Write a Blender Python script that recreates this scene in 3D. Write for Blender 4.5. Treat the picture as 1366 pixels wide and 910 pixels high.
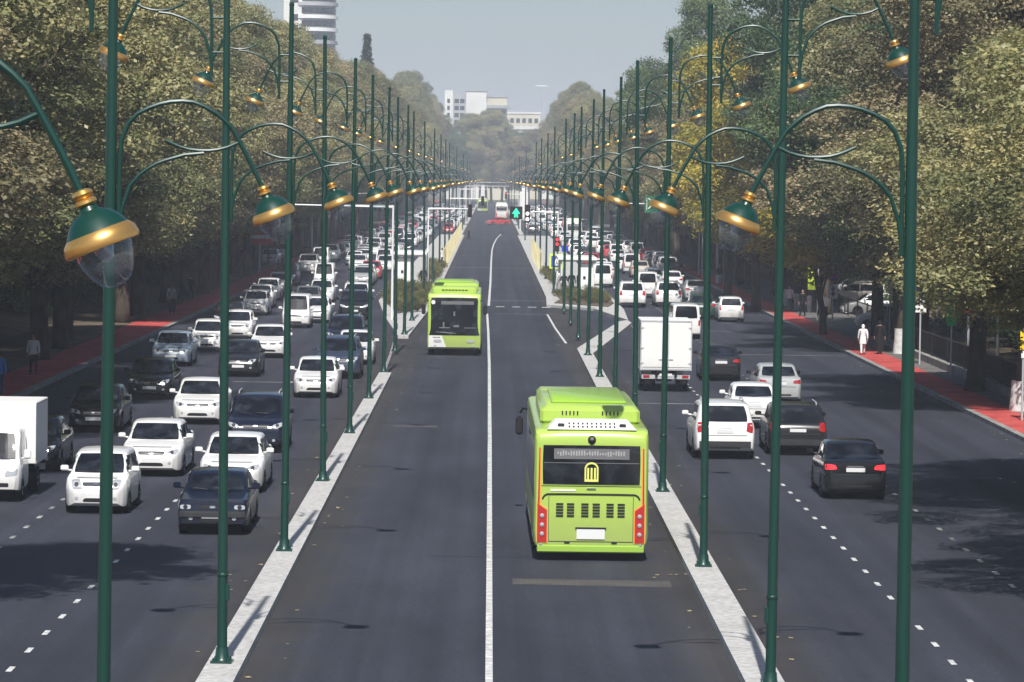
import bpy, bmesh, math, random
import numpy as np
from mathutils import Vector, Matrix
from mathutils.bvhtree import BVHTree

for o in list(bpy.data.objects):
    bpy.data.objects.remove(o)
R = math.radians
SC = bpy.context.scene
COL = SC.collection

# ------------------------------------------------------------------ camera
CAM_H = 8.4
F_PX = 5000.0                      # focal length in pixels of a 1366 px wide picture
fwd = Vector((-28, 217, -F_PX)).normalized()
roll = 0.0140
k = (-28*math.sin(roll) + 217*math.cos(roll))/F_PX
up = Vector((math.sin(roll), math.cos(roll), k)).normalized()
right = fwd.cross(up)
M = Matrix((right, fwd, up)).transposed()       # columns: world axes seen from the camera
cam_d = bpy.data.cameras.new('camera')
cam = bpy.data.objects.new('camera', cam_d)
COL.objects.link(cam)
cam.matrix_world = Matrix.Translation((-.115, 0, CAM_H)) @ M.transposed().to_4x4()
cam_d.sensor_width = 36
cam_d.lens = F_PX/1366*36
cam_d.clip_start = 0.5
cam_d.clip_end = 12000
SC.camera = cam
SC.render.resolution_x = 1024
SC.render.resolution_y = 682

# ------------------------------------------------------------------ light
SUN_EL, SUN_AZ = R(50), R(1.2)      # shadows fall straight away from the camera
W = bpy.data.worlds.new('World'); SC.world = W
W.use_nodes = True
nt = W.node_tree
nt.nodes.clear()
wo = nt.nodes.new('ShaderNodeOutputWorld'); bg = nt.nodes.new('ShaderNodeBackground')
sky = nt.nodes.new('ShaderNodeTexSky')
sky.sky_type = 'NISHITA'; sky.sun_disc = False
sky.sun_elevation = SUN_EL
sky.sun_rotation = math.pi + SUN_AZ
sky.air_density = 1.0; sky.dust_density = 1.6; sky.ozone_density = 3.4; sky.altitude = 400
bg.inputs['Strength'].default_value = 0.068
nt.links.new(sky.outputs[0], bg.inputs[0]); nt.links.new(bg.outputs[0], wo.inputs[0])
sl = bpy.data.lights.new('sun', 'SUN'); sl.energy = 4.6; sl.angle = R(0.5); sl.color = (1.0, .965, .91)
so = bpy.data.objects.new('sun', sl); COL.objects.link(so)
ldir = Vector((math.sin(SUN_AZ)*math.cos(SUN_EL), math.cos(SUN_AZ)*math.cos(SUN_EL), -math.sin(SUN_EL)))
so.rotation_euler = ldir.to_track_quat('-Z', 'Y').to_euler()
so.location = (0, -40, 60)
SC.view_settings.view_transform = 'Standard'
SC.view_settings.look = 'None'
SC.view_settings.exposure = 0.32
SC.view_settings.gamma = 1.0
SC.view_settings.use_curve_mapping = False
SC.cycles.volume_bounces = 1
SC.cycles.max_bounces = 6
SC.cycles.transparent_max_bounces = 24

# ------------------------------------------------------------------ materials
def mat(name, col, rough=.5, metal=0, coat=0, spec=.5, emit=None, es=1.0):
    m = bpy.data.materials.new(name); m.use_nodes = True
    b = m.node_tree.nodes['Principled BSDF']
    b.inputs['Base Color'].default_value = (*col, 1)
    b.inputs['Roughness'].default_value = rough
    b.inputs['Metallic'].default_value = metal
    b.inputs['Coat Weight'].default_value = coat
    b.inputs['Coat Roughness'].default_value = .06
    b.inputs['Specular IOR Level'].default_value = spec
    if emit:
        b.inputs['Emission Color'].default_value = (*emit, 1)
        b.inputs['Emission Strength'].default_value = es
    return m

def N(m, t): return m.node_tree.nodes.new(t)
def LK(m, a, b): m.node_tree.links.new(a, b)

def noise_mat(name, c1, c2, scale=4, rough=.85, stretch=(1, 1, 1), fine=None, bump=0.0, spec=.3, detail=6, lo=.35, hi=.65):
    m = mat(name, c1, rough, spec=spec)
    b = m.node_tree.nodes['Principled BSDF']
    tc = N(m, 'ShaderNodeTexCoord'); mp = N(m, 'ShaderNodeMapping'); nz = N(m, 'ShaderNodeTexNoise')
    mp.inputs['Scale'].default_value = stretch
    LK(m, tc.outputs['Object'], mp.inputs[0]); LK(m, mp.outputs[0], nz.inputs['Vector'])
    nz.inputs['Scale'].default_value = scale; nz.inputs['Detail'].default_value = detail
    cr = N(m, 'ShaderNodeValToRGB')
    cr.color_ramp.elements[0].color = (*c1, 1); cr.color_ramp.elements[1].color = (*c2, 1)
    cr.color_ramp.elements[0].position = lo; cr.color_ramp.elements[1].position = hi
    LK(m, nz.outputs['Fac'], cr.inputs[0])
    out = cr.outputs[0]
    if fine:
        n2 = N(m, 'ShaderNodeTexNoise'); n2.inputs['Scale'].default_value = fine; n2.inputs['Detail'].default_value = 3
        LK(m, tc.outputs['Object'], n2.inputs['Vector'])
        mr = N(m, 'ShaderNodeMapRange'); mr.inputs[1].default_value = .3; mr.inputs[2].default_value = .7
        mr.inputs[3].default_value = .78; mr.inputs[4].default_value = 1.22
        LK(m, n2.outputs['Fac'], mr.inputs[0])
        mx = N(m, 'ShaderNodeMix'); mx.data_type = 'RGBA'; mx.blend_type = 'MULTIPLY'; mx.inputs[0].default_value = 1
        LK(m, out, mx.inputs[6]); LK(m, mr.outputs[0], mx.inputs[7]); out = mx.outputs[2]
        if bump:
            bp = N(m, 'ShaderNodeBump'); bp.inputs['Strength'].default_value = bump; bp.inputs['Distance'].default_value = .02
            LK(m, n2.outputs['Fac'], bp.inputs['Height']); LK(m, bp.outputs[0], b.inputs['Normal'])
    LK(m, out, b.inputs['Base Color'])
    return m

def asphalt_mat(name, inner):
    """blue-black asphalt, stretched wear, brown dust swept against the divider kerbs"""
    m = noise_mat(name, (.027, .030, .043), (.038, .041, .056), scale=.5, rough=.82, stretch=(1, .06, 1), fine=9, bump=.12, spec=.3)
    b = m.node_tree.nodes['Principled BSDF']
    src = b.inputs['Base Color'].links[0].from_socket
    tc = N(m, 'ShaderNodeTexCoord'); sp = N(m, 'ShaderNodeSeparateXYZ'); LK(m, tc.outputs['Object'], sp.inputs[0])
    ab = N(m, 'ShaderNodeMath'); ab.operation = 'ABSOLUTE'; LK(m, sp.outputs[0], ab.inputs[0])
    sb = N(m, 'ShaderNodeMath'); sb.operation = 'SUBTRACT'; LK(m, ab.outputs[0], sb.inputs[0]); sb.inputs[1].default_value = 4.53
    a2 = N(m, 'ShaderNodeMath'); a2.operation = 'ABSOLUTE'; LK(m, sb.outputs[0], a2.inputs[0])
    nz = N(m, 'ShaderNodeTexNoise'); nz.inputs['Scale'].default_value = .35; nz.inputs['Detail'].default_value = 8
    LK(m, tc.outputs['Object'], nz.inputs['Vector'])
    ad = N(m, 'ShaderNodeMath'); ad.operation = 'MULTIPLY_ADD'
    LK(m, nz.outputs['Fac'], ad.inputs[0]); ad.inputs[1].default_value = -1.8; LK(m, a2.outputs[0], ad.inputs[2])
    mr = N(m, 'ShaderNodeMapRange'); mr.interpolation_type = 'SMOOTHSTEP'
    mr.inputs[1].default_value = -.5; mr.inputs[2].default_value = .9; mr.inputs[3].default_value = .75; mr.inputs[4].default_value = 0
    LK(m, ad.outputs[0], mr.inputs[0])
    mx = N(m, 'ShaderNodeMix'); mx.data_type = 'RGBA'
    LK(m, mr.outputs[0], mx.inputs[0]); LK(m, src, mx.inputs[6]); mx.inputs[7].default_value = (.046, .042, .039, 1)
    LK(m, mx.outputs[2], b.inputs['Base Color'])
    s2 = mx.outputs[2]
    # tyre tracks: long narrow bands, and irregular darker stains
    mp = N(m, 'ShaderNodeMapping'); mp.inputs['Scale'].default_value = (1.1, .004, 1); LK(m, tc.outputs['Object'], mp.inputs[0])
    n3 = N(m, 'ShaderNodeTexNoise'); n3.inputs['Scale'].default_value = 1.3; n3.inputs['Detail'].default_value = 4; LK(m, mp.outputs[0], n3.inputs['Vector'])
    mp2 = N(m, 'ShaderNodeMapping'); mp2.inputs['Scale'].default_value = (1, .3, 1); LK(m, tc.outputs['Object'], mp2.inputs[0])
    n4 = N(m, 'ShaderNodeTexNoise'); n4.inputs['Scale'].default_value = .28; n4.inputs['Detail'].default_value = 9; n4.inputs['Roughness'].default_value = .65; LK(m, mp2.outputs[0], n4.inputs['Vector'])
    m5 = N(m, 'ShaderNodeMath'); m5.operation = 'MULTIPLY'; LK(m, n3.outputs['Fac'], m5.inputs[0]); LK(m, n4.outputs['Fac'], m5.inputs[1])
    r5 = N(m, 'ShaderNodeMapRange'); r5.inputs[1].default_value = .12; r5.inputs[2].default_value = .38; r5.inputs[3].default_value = .66; r5.inputs[4].default_value = 1.36
    LK(m, m5.outputs[0], r5.inputs[0])
    x5 = N(m, 'ShaderNodeMix'); x5.data_type = 'RGBA'; x5.blend_type = 'MULTIPLY'; x5.inputs[0].default_value = 1
    LK(m, s2, x5.inputs[6]); LK(m, r5.outputs[0], x5.inputs[7]); LK(m, x5.outputs[2], b.inputs['Base Color'])
    return m

MT = {}
MT['asphalt'] = asphalt_mat('asphalt', True)
MT['patch'] = noise_mat('asphalt_patch', (.075, .07, .066), (.095, .09, .085), scale=1.5, fine=12, rough=.9)
MT['crack'] = noise_mat('asphalt_joint', (.018, .018, .02), (.03, .03, .032), scale=4, rough=.7)
MT['concrete'] = noise_mat('concrete', (.43, .425, .41), (.51, .50, .485), scale=.9, rough=.9, fine=7, bump=.1, lo=.3, hi=.7)
MT['kerb'] = noise_mat('kerb_stone', (.2, .2, .19), (.34, .33, .31), scale=1.3, rough=.9, fine=6)
MT['red'] = noise_mat('red_path_paint', (.40, .05, .048), (.56, .105, .09), scale=.8, rough=.8, fine=5)
MT['paving'] = noise_mat('grey_paving', (.11, .105, .1), (.18, .17, .16), scale=.7, rough=.9, fine=5)
MT['earth'] = noise_mat('earth', (.09, .07, .05), (.16, .125, .085), scale=.4, rough=.95, fine=3)
MT['marking'] = noise_mat('road_marking', (.42, .42, .41), (.74, .74, .72), scale=3.5, rough=.6, fine=8)
MT['faded'] = noise_mat('faded_marking', (.18, .18, .18), (.36, .36, .36), scale=2, rough=.7, fine=6)
MT['green'] = mat('green_pole_paint', (.003, .040, .028), .38, coat=.2)
MT['gold'] = mat('gold_rim', (.80, .46, .14), .3, metal=.8)
MT['gold_ball'] = mat('gold_collar', (.82, .48, .14), .28, metal=.8)
MT['steel'] = mat('galvanised_steel', (.55, .56, .57), .45, metal=.3)
MT['white_metal'] = mat('white_metal', (.78, .78, .77), .4)
MT['white'] = mat('white_panel', (.8, .8, .78), .5)
MT['black'] = mat('black_plastic', (.012, .012, .013), .45)
MT['under'] = mat('underbody', (.006, .006, .007), .9, spec=.1)
MT['rubber'] = mat('rubber', (.014, .014, .015), .85, spec=.2)
MT['alloy'] = mat('wheel_alloy', (.42, .42, .43), .35, metal=.6)
MT['hubcap'] = mat('dark_wheel', (.05, .05, .052), .45, metal=.4)
MT['glass'] = noise_mat('tinted_glass', (.003, .004, .006), (.035, .042, .055), scale=2.2, rough=.05, spec=.6, detail=3, lo=.45, hi=.8)
MT['lens'] = mat('headlight_lens', (.55, .57, .6), .12, metal=.35, coat=1)
MT['tail'] = mat('tail_lens', (.35, .008, .01), .15, coat=1)
MT['tail_on'] = mat('brake_light', (.5, .01, .01), .2, emit=(1, .03, .05), es=1.1)
MT['plate'] = mat('licence_plate', (.72, .72, .72), .4)
MT['chrome'] = mat('chrome', (.75, .75, .76), .12, metal=1)
MT['lime'] = mat('lime_paint', (.42, .585, .10), .3, coat=.5)
MT['lime_dark'] = mat('lime_trim', (.33, .56, .05), .4, coat=.3)
MT['orange'] = mat('orange_trim', (.85, .3, .06), .4)
MT['redpanel'] = mat('red_lamp_panel', (.45, .025, .02), .25, coat=.6)
MT['greypanel'] = mat('grey_display', (.16, .16, .165), .35)
MT['display'] = mat('display_marks', (.4, .4, .4), .4)
MT['yellow'] = mat('yellow_sign', (.85, .6, .02), .5)
MT['emblem'] = mat('emblem_yellow', (.8, .82, .2), .4)
MT['blue_sign'] = mat('blue_sign', (.02, .06, .5), .45)
MT['fluo'] = mat('fluorescent_border', (.72, .95, .08), .5)
MT['cream'] = noise_mat('cream_barrier', (.56, .5, .28), (.72, .66, .4), scale=.8, rough=.6)
MT['redsign'] = mat('red_sign', (.6, .03, .03), .45)
MT['bark'] = noise_mat('bark', (.045, .035, .026), (.1, .08, .06), scale=3, rough=.95, stretch=(1, 1, .3))
MT['lime_wash'] = noise_mat('lime_wash', (.5, .5, .48), (.72, .72, .7), scale=3, rough=.9)
MT['skin'] = mat('skin', (.42, .24, .16), .55)
MT['hair'] = mat('hair', (.015, .012, .01), .6)
MT['iron'] = mat('dark_iron', (.015, .016, .017), .5)
MT['tlgreen'] = mat('green_signal', (.02, .5, .25), .3, emit=(.03, 1, .45), es=1.0)
MT['tlred'] = mat('red_signal', (.6, .02, .02), .3, emit=(1, .06, .08), es=.9)
MT['tlwhite'] = mat('white_signal', (.6, .6, .6), .3, emit=(1, 1, 1), es=.8)
MT['dim'] = mat('unlit_signal', (.04, .02, .02), .3)
MT['green_board'] = mat('green_board', (.01, .16, .07), .5)
MT['brightgreen'] = mat('bright_green_sign', (.02, .55, .12), .5)

def lamp_glass():
    m = bpy.data.materials.new('clear_bowl_glass'); m.use_nodes = True
    nt = m.node_tree; nt.nodes.clear()
    o = N(m, 'ShaderNodeOutputMaterial'); t = N(m, 'ShaderNodeBsdfTransparent'); g = N(m, 'ShaderNodeBsdfGlossy')
    d = N(m, 'ShaderNodeBsdfDiffuse'); d.inputs[0].default_value = (.5, .55, .6, 1)
    t.inputs[0].default_value = (.86, .9, .93, 1)
    g.inputs['Roughness'].default_value = .06
    lw = N(m, 'ShaderNodeLayerWeight'); lw.inputs[0].default_value = .42
    m1 = N(m, 'ShaderNodeMixShader'); m2 = N(m, 'ShaderNodeMixShader')
    LK(m, lw.outputs['Facing'], m1.inputs[0])
    mr = N(m, 'ShaderNodeMath'); mr.operation = 'MULTIPLY'; mr.inputs[1].default_value = .5
    LK(m, lw.outputs['Facing'], mr.inputs[0]); LK(m, mr.outputs[0], m1.inputs[0])
    LK(m, t.outputs[0], m1.inputs[1]); LK(m, g.outputs[0], m1.inputs[2])
    m2.inputs[0].default_value = .1
    LK(m, m1.outputs[0], m2.inputs[1]); LK(m, d.outputs[0], m2.inputs[2])
    LK(m, m2.outputs[0], o.inputs[0])
    return m
MT['bowl'] = lamp_glass()

def leaf_mat(name, cols, transl=.3):
    m = bpy.data.materials.new(name); m.use_nodes = True
    nt = m.node_tree; b = nt.nodes['Principled BSDF']; out = nt.nodes['Material Output']
    b.inputs['Roughness'].default_value = .48; b.inputs['Specular IOR Level'].default_value = .5
    at = N(m, 'ShaderNodeAttribute'); at.attribute_name = 'tint'
    oi = N(m, 'ShaderNodeObjectInfo')
    ma = N(m, 'ShaderNodeMath'); ma.operation = 'MULTIPLY_ADD'
    LK(m, oi.outputs['Random'], ma.inputs[0]); ma.inputs[1].default_value = .22; LK(m, at.outputs['Fac'], ma.inputs[2])
    sb = N(m, 'ShaderNodeMath'); sb.operation = 'SUBTRACT'; LK(m, ma.outputs[0], sb.inputs[0]); sb.inputs[1].default_value = .11
    cr = N(m, 'ShaderNodeValToRGB'); e = cr.color_ramp.elements
    while len(e) < len(cols): e.new(.5)
    for i, c in enumerate(cols):
        e[i].position = i/(len(cols)-1); e[i].color = (*c, 1)
    LK(m, sb.outputs[0], cr.inputs[0]); LK(m, cr.outputs[0], b.inputs['Base Color'])
    tr = N(m, 'ShaderNodeBsdfTranslucent'); LK(m, cr.outputs[0], tr.inputs[0])
    mx = N(m, 'ShaderNodeMixShader'); mx.inputs[0].default_value = transl
    LK(m, b.outputs[0], mx.inputs[1]); LK(m, tr.outputs[0], mx.inputs[2]); LK(m, mx.outputs[0], out.inputs[0])
    return m
MT['leaf_olive'] = leaf_mat('olive_leaves', [(.08, .10, .035), (.17, .185, .07), (.27, .27, .115), (.40, .36, .17), (.50, .43, .17)])
MT['leaf_brown'] = leaf_mat('browning_leaves', [(.085, .09, .045), (.18, .17, .085), (.28, .245, .13), (.39, .31, .17), (.48, .42, .21)])
MT['leaf_green'] = leaf_mat('dark_green_leaves', [(.03, .065, .025), (.06, .115, .04), (.10, .16, .055), (.14, .2, .07), (.2, .25, .1)])
MT['leaf_yellow'] = leaf_mat('yellow_leaves', [(.2, .2, .03), (.38, .34, .05), (.55, .44, .07), (.62, .46, .08), (.58, .28, .07)])
MT['leaf_conifer'] = leaf_mat('conifer_needles', [(.012, .03, .015), (.02, .045, .02), (.03, .06, .025), (.045, .07, .03), (.05, .08, .035)])
MT['leaf_bush'] = leaf_mat('bush_leaves', [(.05, .07, .02), (.10, .12, .035), (.17, .17, .05), (.25, .22, .08), (.2, .1, .05)])

def dirt(m, top=.75, amt=.55, c=(.14, .12, .095)):
    """road dust that thins out upwards, broken by noise"""
    b = m.node_tree.nodes['Principled BSDF']; col = tuple(b.inputs['Base Color'].default_value)
    tc = N(m, 'ShaderNodeTexCoord'); sp = N(m, 'ShaderNodeSeparateXYZ'); nz = N(m, 'ShaderNodeTexNoise'); oi = N(m, 'ShaderNodeObjectInfo')
    LK(m, tc.outputs['Object'], sp.inputs[0]); LK(m, tc.outputs['Object'], nz.inputs['Vector']); nz.inputs['Scale'].default_value = 3.5; nz.inputs['Detail'].default_value = 7
    a = N(m, 'ShaderNodeMath'); a.operation = 'MULTIPLY_ADD'; LK(m, nz.outputs['Fac'], a.inputs[0]); a.inputs[1].default_value = -.7; LK(m, sp.outputs[2], a.inputs[2])
    mr = N(m, 'ShaderNodeMapRange'); mr.interpolation_type = 'SMOOTHSTEP'
    mr.inputs[1].default_value = -.1; mr.inputs[2].default_value = top-.3; mr.inputs[3].default_value = amt; mr.inputs[4].default_value = .02
    LK(m, a.outputs[0], mr.inputs[0])
    q = N(m, 'ShaderNodeMath'); q.operation = 'MULTIPLY_ADD'; q.use_clamp = True; LK(m, oi.outputs['Random'], q.inputs[0]); q.inputs[1].default_value = .8; q.inputs[2].default_value = .35
    z = N(m, 'ShaderNodeMath'); z.operation = 'MULTIPLY'; LK(m, mr.outputs[0], z.inputs[0]); LK(m, q.outputs[0], z.inputs[1])
    mx = N(m, 'ShaderNodeMix'); mx.data_type = 'RGBA'; LK(m, z.outputs[0], mx.inputs[0]); mx.inputs[6].default_value = col; mx.inputs[7].default_value = (*c, 1)
    LK(m, mx.outputs[2], b.inputs['Base Color'])
    r = N(m, 'ShaderNodeMath'); r.operation = 'MULTIPLY_ADD'; LK(m, z.outputs[0], r.inputs[0]); r.inputs[1].default_value = .6; r.inputs[2].default_value = b.inputs['Roughness'].default_value
    LK(m, r.outputs[0], b.inputs['Roughness'])
    return m
for k_ in ('lime', 'white', 'lime_dark'): dirt(MT[k_], 1.5, .4)
def paint(name, col, rough=.28):
    return dirt(mat(name, col, rough, coat=.6 if max(col) > .3 else .3), .8, .5 if max(col) > .3 else .22, (.22, .19, .15) if max(col) > .3 else (.035, .032, .028))
PAINT = {
    'white': paint('white_car_paint', (.78, .78, .77)),
    'black': paint('black_car_paint', (.005, .005, .006), .12),
    'charcoal': paint('charcoal_car_paint', (.014, .014, .016), .14),
    'navy': paint('navy_car_paint', (.005, .009, .024), .15),
    'silver': paint('silver_car_paint', (.40, .42, .42), .3),
    'silverblue': paint('silver_blue_car_paint', (.27, .34, .43), .3),
    'blue': paint('blue_car_paint', (.035, .05, .09), .3),
    'red': paint('red_car_paint', (.5, .015, .02), .3),
    'green': paint('dark_green_car_paint', (.015, .04, .03), .3),
    'beige': paint('beige_car_paint', (.5, .45, .36), .3),
    'grey': paint('grey_car_paint', (.14, .145, .15), .3),
}

# ------------------------------------------------------------------ builders
def link(name, me, m=None, parent=None, sharp=40):
    if m is not None:
        for q in (m if isinstance(m, (list, tuple)) else [m]):
            me.materials.append(q)
    if sharp:
        me.shade_smooth(); me.set_sharp_from_angle(angle=R(sharp))
    o = bpy.data.objects.new(name, me); COL.objects.link(o)
    if parent is not None: o.parent = parent
    return o

def tag(o, label=None, cat=None, group=None, kind=None):
    if label: o['label'] = label
    if cat: o['category'] = cat
    if group: o['group'] = group
    if kind: o['kind'] = kind
    return o

def empty(name, loc=(0, 0, 0), rz=0):
    o = bpy.data.objects.new(name, None); COL.objects.link(o)
    o.empty_display_size = .3
    o.location = loc; o.rotation_euler = (0, 0, rz)
    return o

def copy_tree(o, parent=None, skip=()):
    c = o.copy(); COL.objects.link(c); c.parent = parent
    for ch in list(o.children):
        if ch.name.split('.')[0] in skip: continue
        copy_tree(ch, c, skip)
    return c

class MB:
    def __init__(s): s.v = []; s.f = []; s.mi = []
    def add(s, vs, fs, mi=0):
        n = len(s.v); s.v += [tuple(p) for p in vs]
        s.f += [tuple(i+n for i in f) for f in fs]; s.mi += [mi]*len(fs)
        return s
    def box(s, c, d, rz=0, mi=0, taper=1.0, bev=0.0):
        x, y, z = d[0]/2, d[1]/2, d[2]/2
        if bev > 0:
            b = min(bev, x*.9, y*.9, z*.9)
            ring = []
            for (zz, ins) in ((-z, b), (-z+b, 0), (z-b, 0), (z, b)):
                xx, yy = x-ins, y-ins
                c2 = b*.999
                ring.append([(xx-c2+ins if 0 else xx-b*.6, -yy), (xx, -yy+b*.6), (xx, yy-b*.6), (xx-b*.6, yy), (-xx+b*.6, yy), (-xx, yy-b*.6), (-xx, -yy+b*.6), (-xx+b*.6, -yy)])
            zs = (-z, -z+b, z-b, z); vs = []; fs = []
            for r_, zz in zip(ring, zs): vs += [(p[0], p[1], zz) for p in r_]
            for i in range(3):
                for j in range(8): fs.append((i*8+j, i*8+(j+1) % 8, (i+1)*8+(j+1) % 8, (i+1)*8+j))
            fs.append(tuple(range(7, -1, -1))); fs.append(tuple(range(24, 32)))
        else:
            t = taper
            vs = [(-x, -y, -z), (x, -y, -z), (x, y, -z), (-x, y, -z), (-x*t, -y*t, z), (x*t, -y*t, z), (x*t, y*t, z), (-x*t, y*t, z)]
            fs = [(3, 2, 1, 0), (4, 5, 6, 7), (0, 1, 5, 4), (1, 2, 6, 5), (2, 3, 7, 6), (3, 0, 4, 7)]
        cs, sn = math.cos(rz), math.sin(rz)
        vs = [(c[0]+p[0]*cs-p[1]*sn, c[1]+p[0]*sn+p[1]*cs, c[2]+p[2]) for p in vs]
        return s.add(vs, fs, mi)
    def prism(s, poly, z0, z1, mi=0):
        n = len(poly)
        vs = [(p[0], p[1], z0) for p in poly]+[(p[0], p[1], z1) for p in poly]
        fs = [tuple(range(n-1, -1, -1)), tuple(range(n, 2*n))]+[(i, (i+1) % n, n+(i+1) % n, n+i) for i in range(n)]
        return s.add(vs, fs, mi)
    def plate(s, poly, y0, y1, mi=0):
        """polygon in x,z extruded along y"""
        n = len(poly)
        vs = [(p[0], y0, p[1]) for p in poly]+[(p[0], y1, p[1]) for p in poly]
        fs = [tuple(range(n)), tuple(range(2*n-1, n-1, -1))]+[((i+1) % n, i, n+i, n+(i+1) % n) for i in range(n)]
        return s.add(vs, fs, mi)
    def tube(s, pts, r, n=8, mi=0, cap=True):
        pts = [Vector(p) for p in pts]; k_ = len(pts)
        rs = r if isinstance(r, (list, tuple)) else [r]*k_
        vs = []; fs = []; prev = None
        for i, p in enumerate(pts):
            t = (pts[min(i+1, k_-1)]-pts[max(i-1, 0)]).normalized()
            a = prev if prev is not None else (Vector((1, 0, 0)) if abs(t.x) < .8 else Vector((0, 1, 0)))
            a = (a - t*a.dot(t)).normalized(); b = t.cross(a); prev = a
            for j in range(n):
                q = 2*math.pi*j/n
                vs.append(p + (a*math.cos(q)+b*math.sin(q))*rs[i])
        for i in range(k_-1):
            for j in range(n): fs.append((i*n+j, i*n+(j+1) % n, (i+1)*n+(j+1) % n, (i+1)*n+j))
        if cap: fs.append(tuple(range(n-1, -1, -1))); fs.append(tuple(range((k_-1)*n, k_*n)))
        return s.add(vs, fs, mi)
    def lathe(s, prof, n=20, mat4=None, mi=0):
        """prof: (r, z) pairs"""
        vs = []; fs = []
        for (r, z) in prof:
            for j in range(n):
                q = 2*math.pi*j/n; vs.append(Vector((r*math.cos(q), r*math.sin(q), z)))
        if mat4 is not None: vs = [mat4 @ p for p in vs]
        for i in range(len(prof)-1):
            for j in range(n): fs.append((i*n+j, i*n+(j+1) % n, (i+1)*n+(j+1) % n, (i+1)*n+j))
        return s.add(vs, fs, mi)
    def mesh(s, name):
        me = bpy.data.meshes.new(name); me.from_pydata(s.v, [], s.f)
        if any(s.mi): me.polygons.foreach_set('material_index', s.mi)
        me.update(); return me
    def build(s, name, m, parent=None, sharp=40):
        return link(name, s.mesh(name), m, parent, sharp)

def interp(t, pts):
    return float(np.interp(t, [p[0] for p in pts], [p[1] for p in pts]))
# ------------------------------------------------------------------ ground, road, kerbs
FAR = 1350.0
def struct(name, mb, m, sharp=0):
    o = mb.build(name, m, sharp=sharp); o['kind'] = 'structure'; return o
def sheet(x0, x1, y0, y1, z, mb=None):
    mb = mb or MB(); return mb.add([(x0, y0, z), (x1, y0, z), (x1, y1, z), (x0, y1, z)], [(0, 1, 2, 3)])
struct('ground', sheet(-3500, 3500, -600, 6000, -.02), MT['earth'])
struct('road', sheet(-17.5, 17.5, -40, FAR, 0), MT['asphalt'])
struct('cross_street', sheet(-90, -17.5, 664, 684, 0, sheet(17.5, 90, 664, 684, 0)), MT['asphalt'])
for sx in (-1, 1):
    a, b = (17.5, 17.75); y = [(-40, 662), (686, FAR)]
    kb = MB(); rd = MB(); pv = MB()
    wd = 2.1 if sx < 0 else 1.5
    for (y0, y1) in y:
        kb.box((sx*(a+b)/2, (y0+y1)/2, .07), (b-a, y1-y0, .14))
        x0, x1 = sorted((sx*b, sx*(b+wd))); rd.box(((x0+x1)/2, (y0+y1)/2, .055), (x1-x0, y1-y0, .15))
        x0, x1 = sorted((sx*(b+wd), sx*(b+wd+4.2))); pv.box(((x0+x1)/2, (y0+y1)/2, .06), (x1-x0, y1-y0, .13))
    struct('kerb', kb, MT['kerb']); struct('bike_path', rd, MT['red']); struct('pavement', pv, MT['paving'] if sx > 0 else MT['earth'])
# side path on the left that branches off the bike path
struct('path', MB().prism([(-19.6, 322), (-19.6, 330), (-24, 347), (-32, 362), (-32, 356), (-24, 340)], 0, .14), MT['red'])
# grassless bank at the left
struct('bank', MB().add([(-24, 90, .1), (-24, 700, .1), (-30, 700, 1.2), (-30, 90, 1.2), (-60, 700, 1.6), (-60, 90, 1.6)], [(0, 3, 2, 1), (3, 5, 4, 2)]), MT['earth'])

# dividers (low concrete strips that carry the lamps)
def strip(name, poly, h=.16):
    o = struct(name, MB().prism(poly, 0, h), MT['concrete']); return o
strip('divider', [(-4.85, 15), (-4.2, 15), (-4.2, 158), (-4.72, 158)])
strip('divider', [(4.2, 15), (4.85, 15), (4.85, 178), (8.15, 217), (8.05, 221), (7.5, 219), (4.2, 183)])
strip('traffic_island', [(-4.85, 195), (-4.3, 195), (-3.85, 237), (-3.85, 300), (-3.85, 545), (-7.5, 545), (-7.5, 250), (-6.3, 222)])
strip('traffic_island', [(3.65, 246), (6.6, 240), (8.1, 221), (8.5, 240), (8.5, 545), (3.85, 545), (3.85, 262)])
strip('divider', [(-4.85, 560), (-4.2, 560), (-4.2, 662), (-4.85, 662)])
strip('divider', [(4.2, 560), (4.85, 560), (4.85, 662), (4.2, 662)])
strip('divider', [(-4.85, 690), (-4.2, 690), (-4.2, 1300), (-4.85, 1300)])
strip('divider', [(4.2, 690), (4.85, 690), (4.85, 1300), (4.2, 1300)])
# planting beds on the islands
bed = MB().prism([(-5.6, 226), (-4.2, 238), (-4.2, 266), (-7.2, 266), (-7.2, 250)], .161, .22)
bed.prism([(4.2, 249), (7.6, 243), (8.2, 250), (8.2, 262), (5.2, 262)], .161, .22)
struct('planting_bed', bed, MT['earth'])

# markings, 4 mm above the asphalt
mk = MB()
def ribbon(pts, w, z=.004, mb=None):
    mb = mb or mk
    for (a, b) in zip(pts, pts[1:]):
        mb.add([(a[0]-w/2, a[1], z), (a[0]+w/2, a[1], z), (b[0]+w/2, b[1], z), (b[0]-w/2, b[1], z)], [(0, 1, 2, 3)])
ribbon([(-.03, 30), (-.04, 120), (-.08, 170), (-.15, 205), (-.24, 233)], .125)
ribbon([(-.15, 247), (-.05, 300), (.02, 380), (.12, 440), (.35, 480), (.8, 525), (1.5, 565)], .16)
ribbon([(3.5, 233), (3.62, 212), (3.85, 192)], .12)
wm = MB()
for x in (-8.12, 8.12, -11.0, 10.95):
    n0 = 50.0
    while n0 < 900:
        if not (662 < n0 < 690):
            L_ = .66
            ribbon([(x, n0), (x, n0+L_)], .10 if abs(x) < 9 else .11, mb=mk if abs(x) < 9 else wm)
        n0 += 2.55 if n0 < 250 else 5.1
for x in (.3, 1.35, 2.4, 3.3):
    mk.box((x+.3, 245.5, .004), (.55, .9, .001))
struct('road_marking', mk, MT['marking'])
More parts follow.
